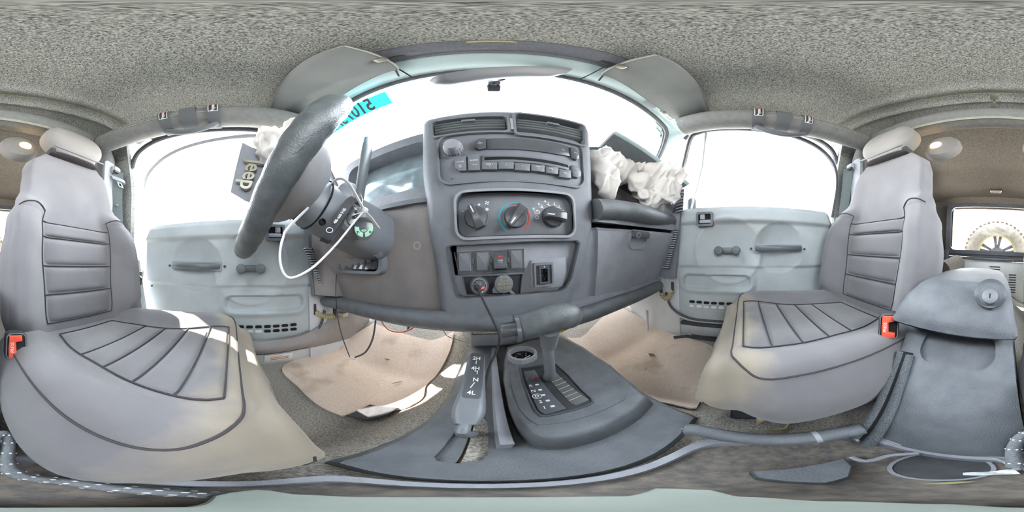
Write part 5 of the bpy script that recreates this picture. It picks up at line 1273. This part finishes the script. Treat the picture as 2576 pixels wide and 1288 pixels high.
# cup tray in front of it
tr = [(-.115, -.105), (-.125, -.06), (-.13, .0), (-.125, .045), (-.05, .055), (.06, .045), (.085, .0), (.075, -.06), (.06, -.108), (-.03, -.115)]
tr = ccw(tr); ZTy = -.345
ft2 = frame((0, 0, ZTy), (1, 0, 0), (0, 1, 0)); rc0 = [tuple(p)[:2] for p in spline([Vector((x, y, 0)) for x, y in tr], 6, True)]
g = G(); g.prism(rc0, ft2, -.09, .0, .002); ty = part('tray_base', g, 'grit', ar)
part('tray_rim', ring(inset(rc0, 1.03), inset(rc0, .93), ft2, -.02, .016), 'plastic', ar, ang=50)
g = G(); g.prism(circ(.030, -.036, -.092, 36), ft2, -.01, .0008, .0004); part('cup_well', g, 'rubber', ar)
part('cup_well_rim', ring(circ(.0325, -.036, -.092, 36), circ(.0295, -.036, -.092, 36), ft2, -.004, .003), 'plastic', ar)
la = [P(x, y, z=ZTy+.026) for x, y in ((1885, 1186), (1960, 1182), (2060, 1168), (2125, 1152), (2145, 1172), (2138, 1200), (2080, 1216), (1980, 1212), (1900, 1202))]
g = G(); g.loft([[p-Vector((0, 0, .03)) for p in la], la, [p.lerp(sum(la, Vector())/9, .06)+Vector((0, 0, .003)) for p in la]]); part('coin_ledge', g, 'pebble', ar)
for pts, r_ in ((((2150, 1108), (2205, 1096), (2270, 1118), (2330, 1106), (2420, 1104), (2500, 1116), (2570, 1144)), .0042), (((2140, 1150), (2180, 1160), (2240, 1146), (2310, 1140)), .0034), (((2495, 1152), (2530, 1162), (2570, 1182)), .0034)):
    g = G(); g.tube(spline([P(x, y, z=-.330) for x, y in pts], 6), r_, 8); part('tray_lip', g, 'plastic', ar)
# litter in the tray
c = P(2492, 1190, z=ZTy+.006); f_ = frame(c, (1, .3, 0), (-.3, 1, .05)); 
solo_g = G(); solo_g.grid(lambda u, v: f_(lerp(-.014, .014, u), lerp(-.005, .006, v)*(1-.5*u), .002*sin(u*9+v*4)), 8, 4); solo('paper_scrap', solo_g, 'paper', 'torn white paper scrap lying in the console tray', 'paper')
c = P(2392, 1215, z=ZTy+.005); f_ = frame(c, (.8, .5, 0), (-.5, .8, .05))
solo_g = G(); solo_g.grid(lambda u, v: f_(lerp(-.010, .010, u), lerp(-.0022, .0022, v)*sin(pi*min(.95, max(.05, u))), .0015*sin(u*5)), 8, 3); solo('dry_leaf', solo_g, 'leaf', 'narrow yellow dry leaf lying in the console tray', 'leaf')
# pale mount the camera stands on
N_ = 72; out = []
for k in range(N_):
    pxk = 2576*k/N_; r_deg = tab([(0, 1.6), (480, 1.8), (560, 6.8), (650, 8.0), (760, 6.2), (900, 5.4), (1300, 5.3), (1580, 5.6), (1650, 8.4), (1800, 7.8), (1850, 5.5), (2100, 3.8), (2400, 2.8), (2576, 1.6)], pxk)
    q_ = P(pxk, 1288-r_deg*7.1556, z=-.30); out.append((q_.x, q_.y))
out = ccw(out); fm_ = frame((0, 0, -.30), (1, 0, 0), (0, 1, 0))
g = G(); g.prism(out, fm_, -.045, 0, .002); solo('camera_mount', g, 'stand', 'pale grey green plate standing in the middle of the console', 'mount')
# braided rope
ro = thing('braided_rope', 'grey braided rope with white flecks looping beside the driver seat', 'rope', P(40, 1180, z=-.31))
rp = spline([P(2556, 1175, z=-.32), P(2550, 1130, z=-.30), P(2566, 1100, z=-.285), P(14, 1092, z=-.285), P(22, 1120, z=-.30), P(16, 1160, z=-.315), P(40, 1192, z=-.325), P(100, 1205, z=-.33), P(180, 1213, z=-.333), P(270, 1226, z=-.333), P(380, 1236, z=-.333), P(480, 1243, z=-.333), P(560, 1246, z=-.33)], 10)
g = G(); g.tube(rp, .0062, 12); part('cord', g, 'rope', ro)
g = G()
for i in range(3, len(rp)-2, 7):
    t_ = (rp[i+1]-rp[i-1]).normalized(); e1 = t_.orthogonal().normalized(); e2 = t_.cross(e1)
    for a in range(6):
        an = a*2*pi/6; n_ = e1*cos(an)+e2*sin(an); g.box(rp[i]+n_*.0058, (.0022, .0022, .0022), bev=.0004)
o = part('reflective_flecks', g, 'fleck', ro); o['kind'] = 'stuff'

# ------------------------------------------------------------------ mats, pedals, loose cables
def floormat(nm, A, B, label, m='mat_', off=.010):
    a = [Pf(x, y, off) for x, y in A]; b = [Pf(x, y, off) for x, y in B]
    A_ = spline([Vector((p.x, p.y, 0)) for p in a], 6); B_ = spline([Vector((p.x, p.y, 0)) for p in b], 6)
    def fn(u, v):
        k = v*(len(A_)-1); i = min(int(k), len(A_)-2); p = A_[i].lerp(A_[i+1], k-i).lerp(B_[i].lerp(B_[i+1], k-i), u)
        return Vector((p.x, p.y, floor_z(p.x, p.y)+off+.003*noise.noise(Vector((p.x*9, p.y*9, 2)))+.010*sstep(.06, 0, u)*sstep(0, .3, v)*0))
    g = G(); g.slab(fn, 24, 36, (0, 0, -.006)); return g
g = floormat('m', [(940, 812), (890, 842), (830, 870), (715, 918), (752, 975), (800, 1018), (858, 1046)], [(1142, 832), (1132, 880), (1100, 940), (1072, 968), (1062, 1000), (1010, 1028), (955, 1022)], '')
solo('floor_mat', g, 'mat_', 'tan carpet floor mat in the driver footwell with a sunlit stripe', 'floor mat', 'tan front floor mats')
g = floormat('m', [(1545, 764), (1620, 803), (1690, 840), (1790, 870), (1785, 940), (1770, 985), (1752, 1026)], [(1425, 848), (1480, 905), (1540, 945), (1600, 985), (1640, 1005), (1690, 1016), (1740, 1027)], '')
solo('floor_mat', g, 'mat_', 'tan carpet floor mat in the passenger footwell', 'floor mat', 'tan front floor mats')
g = G(); pm = [Pf(x, y, .014) for x, y in ((872, 1047), (930, 1020), (1000, 1028), (975, 1045), (925, 1058))]; g.loft([pm, [p+Vector((0, 0, .005)) for p in pm]]); solo('heel_pad', g, 'rubber', 'black rubber heel pad sticking out under the driver mat', 'heel pad')
def pedal(nm, c, w_, h_, tilt, label, arm):
    c = Vector(c); t = thing(nm, label, 'pedal', tuple(c)); fr = frame(c, (1, 0, 0), (0, sin(tilt), cos(tilt)))
    g = G(); g.prism(rr(w_, h_, .008), fr, -.006, .004, .003); pd = part('pad', g, 'rubber', t)
    n = int(w_/.006) if w_ > h_ else 5
    for k in range(n):
        x = lerp(-w_/2+.005, w_/2-.005, k/(n-1)); g = G(); g.tube([fr(x, -h_/2+.005, .004), fr(x, h_/2-.005, .004)], .0014, 6); part('pad_rib', g, 'plastic', pd)
    g = G(); g.tube([fr(0, 0, -.006), arm], .007, 8); part('arm', g, 'black', t)
c = P(1020, 848, y=.60); pedal('brake_pedal', c, .085, .050, .7, 'wide ribbed brake pedal under the dashboard lip', c+Vector((0, .1, .14)))
c = P(1100, 858, y=.62); pedal('accelerator_pedal', c, .042, .115, .9, 'narrow ribbed accelerator pedal beside the tunnel', c+Vector((0, .1, .10)))
hw = thing('hanging_wire', 'thin black wire with white connector hanging from the dash into the driver footwell', 'wire', P(845, 760, y=.33))
wp = spline([P(846, 690, y=.335), P(845, 745, y=.325), P(850, 800, y=.34), P(862, 850, y=.36), P(880, 898, y=.38)], 8); g = G(); g.tube(wp, .0018, 6); part('wire', g, 'black', hw)
g = G(); g.box(P(886, 900, y=.383), (.026, .008, .008), bev=.002); part('connector', g, 'white', hw)
wp = spline([P(893, 899, y=.385), P(920, 885, y=.40), P(938, 850, y=.44), P(945, 805, y=.48)], 8); g = G(); g.tube(wp, .0034, 8); part('loom', g, 'rubber', hw)
g = G(); g.tube(spline([P(956, 803, y=.46), P(975, 828, y=.44), P(1005, 836, y=.43), P(1030, 830, y=.43), P(1048, 818, y=.45)], 8), .0020, 8); solo('orange_wire', g, 'amber', 'orange wire looping under the driver dash lip', 'wire')
g = G(); g.tube(spline([P(1400, 836, y=.45), P(1418, 830, y=.44), P(1432, 822, y=.44)], 6), .005, 8); solo('yellow_sheath', g, 'yellow', 'short yellow wiring sheath under the dash behind the gear shifter', 'wire')
g = G(); g.tube(spline([P(1112, 822, y=.46), P(1125, 845, y=.46), P(1160, 858, y=.45), P(1180, 862, y=.44)], 6), .0014, 6); solo('grey_wire', g, 'steel', 'thin pale wire under the dash above the tunnel tray', 'wire')
c = P(862, 790, y=.40); g = G(); g.box(c, (.035, .03, .018), bev=.004); solo('release_latch', g, 'steel', 'small metal release latch under the left end of the dash', 'latch')
g = G(); A = spline([Pf(1905, 1062, .02), Pf(1930, 1045, .06), Pf(1970, 1045, .06), Pf(1985, 1062, .035), Pf(1975, 1085, .012), Pf(1930, 1088, .010)], 8); g.loft([[p-Vector((.0, .0, .016)), p+Vector((0, 0, .016)), p+Vector((.001, .001, .016)), p+Vector((.001, .001, -.016))] for p in A]); solo('webbing_loop', g, 'tan', 'loop of tan webbing on the floor under the passenger seat edge', 'webbing')

def litter(px_, py_, L_, w_, ang, m, nm, label, cat):
    c = Pf(px_, py_, .017); a = radians(ang); f_ = frame(c, (cos(a), sin(a), 0), (-sin(a), cos(a), .1))
    g = G(); g.grid(lambda u, v: f_(lerp(-L_, L_, u), lerp(-w_, w_, v)*sin(pi*min(.95, max(.05, u))), .0025*sin(u*4+v*2)), 8, 3); solo(nm, g, m, label, cat)
litter(974, 904, .009, .006, 20, 'brown', 'dry_leaf', 'small brown dry leaf lying on the driver floor mat', 'leaf')
litter(1000, 962, .016, .004, 60, 'alloy', 'torn_flap', 'torn grey strip lying in the sunlit stripe of the driver mat', 'scrap')
litter(1640, 893, .020, .007, 75, 'brown', 'mud_smear', 'brown mud smear on the passenger floor mat', 'mud')
litter(1625, 928, .006, .002, 10, 'black', 'hair_tie', 'tiny dark curled thread on the passenger floor mat', 'thread')
# ------------------------------------------------------------------ burst passenger airbag and its cover
g = None
E_ = Euler
pa = cloth('passenger_airbag', None, [
    (P(1520, 410, y=.41), (.060, .055, .060), E_((0, 0, 0))), (P(1560, 425, y=.40), (.070, .05, .055), E_((.3, .4, 0))), (P(1535, 462, y=.372), (.030, .028, .055), E_((0, .2, 0))), (P(1515, 440, y=.385), (.035, .035, .06), E_((0, .1, 0))),
    (P(1610, 430, y=.40), (.095, .06, .07), E_((0, .2, 0))), (P(1625, 475, y=.36), (.090, .05, .05), E_((.2, .35, 0))), (P(1660, 440, x=.52), (.07, .07, .06), E_((0, 0, .5))),
    (P(1675, 480, x=.52), (.06, .055, .06), E_((0, 0, .3))), (P(1640, 505, y=.33), (.06, .035, .032), E_((0, .3, 0))), (P(1690, 445, x=.57), (.05, .06, .06), E_((0, 0, .3)))], .0045, .016, 11, 11, sq=(1.3, 1, .75))
tag(pa, 'crumpled white passenger airbag spilling over the shelf', 'airbag')
A, B = P(1545, 336, y=.365), P(1731, 466, x=.625)
hA, hB = Vector((.27, .50, .30)), Vector((.62, .46, .20))
ap = thing('airbag_door', 'bent grey airbag cover standing open above the white airbag', 'airbag cover', tuple((A+B)/2))
g = G(); g.slab(lambda u, v: A.lerp(B, u).lerp(hA.lerp(hB, u), v)+Vector((0, 0, -.010*sin(pi*u)*(1-v))), 16, 8, (0, .004, .012)); part('cover_panel', g, 'handle', ap)
g = G(); g.tube([A.lerp(B, i/16)+Vector((0, .0, -.010*sin(pi*i/16)+.006)) for i in range(17)], .0085, 10); part('cover_edge', g, 'header', ap)
C1 = P(1488, 362, y=.42); g = G(); g.slab(lambda u, v: (lerp(.245, .36, u), lerp(.415, .50, v), lerp(.385, .30, v)+.045*u), 6, 4, (0, .006, .004)); part('cover_flap', g, 'plastic_smooth', ap)

# ------------------------------------------------------------------ sun visors, mirror, dash camera
def visor(s, label):
    t = thing('sun_visor', label, 'sun visor', (s*.37, .18, .645), 'folded sun visors')
    lp = [(.165, .130), (.18, .112), (.30, .104), (.45, .108), (.585, .118), (.605, .130), (.612, .20), (.60, .222), (.50, .242), (.35, .252), (.20, .238), (.168, .230)]
    lp = [tuple(p)[:2] for p in spline([Vector((x, y, 0)) for x, y in lp], 5, True)]
    tl = lambda u, v, n=0: Vector((s*u, v, .636-.10*(v-.11)+n-.012*sstep(.50, .62, u)))
    q = ccw(lp)
    g = G(); g.prism(q, tl, .0, .012, .004); g.loft([[tl(x, y, 0.001) for x, y in q], [tl(x*.985+.006, y*.97+.005, -.003) for x, y in q]]); part('visor_panel', g, 'teak', t, ang=50)
    part('visor_welt', ring(q, inset(q, .985), tl, .002, -.0035), 'welt', t)
    g = G(); g.box(tl(.172, .188, -.004), (.022, .016, .012), bev=.003); part('visor_clip', g, 'steel', t)
    g = G(); g.tube([tl(.55, .236, .004), tl(.60, .246, .002), tl(.625, .245, .0)], .006, 8); part('visor_rod', g, 'chrome', t)
    return t
visor(-1, 'grey vinyl sun visor folded up above the driver side'); visor(1, 'grey vinyl sun visor folded up above the passenger side')
ms = thing('visor_bracket', 'chrome visor bracket and white tag on the right windscreen header', 'bracket', P(1675, 275, z=.62))
a, b, c = P(1650, 262, z=.628), P(1688, 302, z=.625), P(1702, 288, z=.632)
g = G(); g.tube(spline([P(1660, 280, z=.622), P(1677, 297, z=.618), P(1690, 302, z=.618), P(1704, 292, z=.624), P(1696, 284, z=.63)], 6), .0042, 8); part('bracket_loop', g, 'whitepaint', ms)
cc = P(1672, 283, z=.622); nn = (CAM-cc).normalized(); fq = frame(cc, (P(1690, 297, z=.62)-P(1655, 270, z=.628)), nn.cross(Vector((1, 0, 0))), N=nn)
g = G(); g.prism(rr(.040, .018, .006), fq, -.004, .004, .001); mp_ = part('bracket_plate', g, 'steel', ms)
g = G(); g.lathe([(.006, .003), (.006, .007), (.003, .008)], fq, 12); part('bracket_screw', g, 'alloy', mp_)
cc = P(1650, 255, z=.634); fq2 = frame(cc, fq.m[1], fq.m[2], N=fq.m[3]); g = G(); g.prism(rr(.042, .020, .001), fq2, -.002, .001, .0004); part('white_tag', g, 'white', ms)
cc = P(1635, 263, z=.628); fq3 = frame(cc, fq.m[1], fq.m[2], N=fq.m[3]); g = G(); g.prism(rr(.05, .022, .008), fq3, -.004, .002, .001); part('grey_cover', g, 'plastic', ms)
mr = thing('rear_view_mirror', 'dark rear-view mirror under the windscreen header', 'mirror', P(1250, 185, y=.27))
m0, m1 = P(1082, 208, y=.262), P(1424, 181, y=.272); mU = (m1-m0); mN = Vector((0, -.75, .66)); fm2 = frame((m0+m1)/2, mU, Vector((0, .66, .75)), N=mN)
ml = mU.length
g = G(); g.loft([[fm2(x*k*(1 if abs(x) < .1 else 1), y*k, n) for x, y in rr(ml, .060, .026, n=8)] for k, n in ((.55, -.034), (.8, -.028), (.96, -.012), (1, .004), (.985, .008))]); part('housing', g, 'plastic_smooth', mr, ang=60)
g = G(); g.prism(rr(ml*.95, .050, .022, n=8), fm2, .006, .009, .0005); part('mirror_glass', g, 'mirror', mr)
g = G(); g.tube([fm2(.0, 0, -.03), gl(0.0, .60, -.012)], .009, 10); part('stem', g, 'black', mr)
dc = thing('dash_camera', 'small black dash camera on the windscreen below the mirror', 'camera', P(1243, 215, y=.33))
c1 = P(1243, 205, y=.325); c2 = P(1242, 221, y=.335)
f1 = frame(c1, (1, 0, 0), (0, .2, 1)); g = G(); g.loft([[f1(x, .013, n) for x, n in ((-.020, -.01), (.020, -.01), (.020, .01), (-.020, .01))], [f1(x, -.010, n) for x, n in ((-.012, -.01), (.012, -.01), (.012, .01), (-.012, .01))]]); part('bracket', g, 'plastic_smooth', dc)
f1 = frame(c2, (1, 0, 0), (0, .2, 1)); g = G(); g.box(c2, (.027, .022, .026), bev=.004); cm = part('camera_body', g, 'black', dc)
g = G(); g.lathe([(.008, .008), (.008, .0135), (.006, .015), (.002, .0145)], frame(c2, (1, 0, 0), (0, .75, .66), N=(0, -.66, .75)), 18); part('lens', g, 'gloss', cm)
g = G(); g.tube([c1+Vector((0, .0, -.008)), c2+Vector((0, 0, .012))], .004, 8); part('pivot', g, 'black', dc)
# pull handle on the header, roof clips, cargo lamp
rh = thing('grab_bar', 'pale slim pull handle on the roof above the windscreen', 'handle', P(1237, 107, z=.65))
g = G(); g.tube(spline([P(1172, 109, z=.655), P(1182, 106, z=.645), P(1237, 104, z=.643), P(1290, 106, z=.645), P(1302, 110, z=.655)], 6), .0035, 8); part('bar', g, 'tan', rh)
for x in (1175, 1299):
    g = G(); g.box(P(x, 109, z=.652), (.012, .008, .008), bev=.002); part('foot', g, 'tan', rh)
rc_ = thing('roof_clip', 'zinc roof panel latch in the middle of the ribbed headliner', 'latch', P(2500, 255, z=.66))
for (py0, py1, w_) in ((238, 250, .022), (261, 273, .020)):
    a, b = P(2502, py0, z=.632), P(2500, py1, z=.630); fq = frame((a+b)/2, (1, 0, 0), (b-a), N=(0, 0, -1)); g = G(); g.prism(rr(w_, (b-a).length, .002), fq, -.008, .004, .001); part('latch_plate', g, 'steel', rc_)
a = P(2501, 256, z=.622); g = G(); g.box(a, (.038, .010, .006), Matrix.Rotation(.12, 3, 'Y'), bev=.002); part('wing_nut', g, 'alloy', rc_); g = G(); g.tube([a+Vector((0, 0, .02)), a-Vector((0, 0, .006))], .004, 8); part('bolt', g, 'chrome', rc_)
cl_ = thing('cargo_lamp', 'small dark cargo lamp above the rear window', 'lamp', P(2506, 481, y=-1.36))
a = P(2506, 478, y=-1.37); g = G(); g.box(a, (.11, .06, .035), bev=.008); part('lamp_base', g, 'black', cl_); g = G(); g.box(a+Vector((0, .012, -.022)), (.095, .05, .022), bev=.006); part('lamp_lens', g, 'steel', cl_)
def pclip(c, s, label):
    t = thing('pillar_clip', label, 'clip', tuple(c), 'metal clips on the door pillars'); fr = frame(c, (0, 1, 0), (0, 0, 1), N=(-s, 0, 0))
    g = G(); g.prism(rr(.050, .016, .003), fr, -.003, .005, .001); part('clip_plate', g, 'steel', t)
    g = G(); g.tube([fr(-.012, .014, .008), fr(0, .0, .014), fr(.006, -.008, .010)], .005, 8); part('clip_wing', g, 'alloy', t)
pclip(P(2133, 392, x=.615), 1, 'zinc clip on the carpeted pillar behind the passenger door'); pclip(P(303, 402, x=-.615), -1, 'zinc clip on the carpeted pillar behind the driver door')
cr3 = G(); c = P(2398, 672, y=-1.25); cr3.tube([c+Vector((-.0, -.12, .03)), c+Vector((.02, 0, 0)), c+Vector((.05, .12, -.02))], .07, 16); solo('cloth_roll', cr3, 'liner_brown', 'rolled brown cloth in the cargo area behind the passenger seat', 'cloth')

# sticker on the glass, read from outside
def on_glass(px_, py_):
    r = ray(px_, py_); t = (.315+.63*GT)/(r[1]+GT*r[2]); return CAM+r*t
s0, s1 = on_glass(946, 240), on_glass(846, 326)
gV = Vector((0, -GT, 1)).normalized()
cS = (s0+s1)/2; stx = thing('windscreen_sticker', 'teal price sticker with large dark digits at the top of the windscreen', 'sticker', tuple(cS))
fs_ = frame((cS.x, .315+(.63-.600)*GT-.004, .600), (-1, 0, 0), gV)
wS = abs(s1.x-s0.x)+.06
tm = bpy.data.materials.new('backlit_teal_film'); tm.use_nodes = True; n_, l_ = tm.node_tree.nodes, tm.node_tree.links; n_.remove(n_['Principled BSDF'])
tr_ = n_.new('ShaderNodeBsdfTransparent'); tr_.inputs[0].default_value = srgb((18, 184, 200)); l_.new(tr_.outputs[0], n_['Material Output'].inputs[0])
tl_ = n_.new('ShaderNodeBsdfTranslucent'); tl_.inputs[0].default_value = srgb((28, 196, 210)); mx_ = n_.new('ShaderNodeMixShader'); mx_.inputs[0].default_value = .93; l_.new(tr_.outputs[0], mx_.inputs[1]); l_.new(tl_.outputs[0], mx_.inputs[2]); l_.new(mx_.outputs[0], n_['Material Output'].inputs[0])
MT['film'] = tm
g = G(); g.grid(lambda u, v: fs_(lerp(-wS/2, wS/2, u), lerp(-.034, .030, v), 0), 4, 2); part('film', g, 'film', stx)
d0, d1 = on_glass(936, 266), on_glass(846, 312); adv = abs(d0.x-d1.x)/5
text('51073A', fs_, cS.x-(d0.x+d1.x)/2, -.004, .084, 'gloss', stx, 'price_digits', -.002, bold=.03, sx=adv/(.084*.56))

# ------------------------------------------------------------------ spare wheel outside the rear window
sp2 = thing('spare_wheel', 'glare-paled spare tyre on a spoked alloy wheel outside the rear window', 'spare wheel', (0, -1.86, .0))
cw = P(2507, 637, y=-1.80); cw = Vector((cw.x, -1.86, cw.z)); fw = frame(cw, (-1, 0, 0), (0, 0, 1), N=(0, 1, 0))
g = G(); g.loft([[fw(r_*cos(2*pi*k/72), r_*sin(2*pi*k/72), n) for k in range(72)] for r_, n in ((.215, .09), (.25, .115), (.31, .118), (.345, .10), (.36, .06), (.362, 0), (.36, -.06), (.345, -.10), (.25, -.115), (.215, -.09), (.215, .09))], True, False, False); ty2 = part('tyre', g, 'tyre', sp2)
for k in range(44):
    a = 2*pi*k/44; g = G(); g.box(fw(.349*cos(a), .349*sin(a), .075+.012*(k % 2)), (.014, .07, .030), Matrix.Rotation(a, 3, 'Y'), bev=.004); part('tread_block', g, 'tyre', ty2)
part('rim', ring(circ(.216, n=60), circ(.195, n=60), fw, -.09, .085), 'tan', sp2)
for k in range(10):
    a = 2*pi*(k//2)/5+(.17 if k % 2 else -.17)+.3; ca, sa = cos(a), sin(a)
    g = G(); g.loft([[fw((r_*ca-s*w_*sa), (r_*sa+s*w_*ca), n) for s, n in ((-1, -.03), (1, -.03), (1, .0), (-1, .0))] for r_, w_ in ((.05, .017), (.12, .016), (.197, .020))]); part('spoke', g, 'alloy', sp2)
g = G(); g.lathe([(.075, -.03), (.075, .0), (.05, .015), (.002, .016)], fw, 30); part('hub', g, 'alloy', sp2)
g = G(); g.box(fw(0, -.3, .14), (.25, .30, .5), bev=.02); part('carrier', g, 'black', sp2)
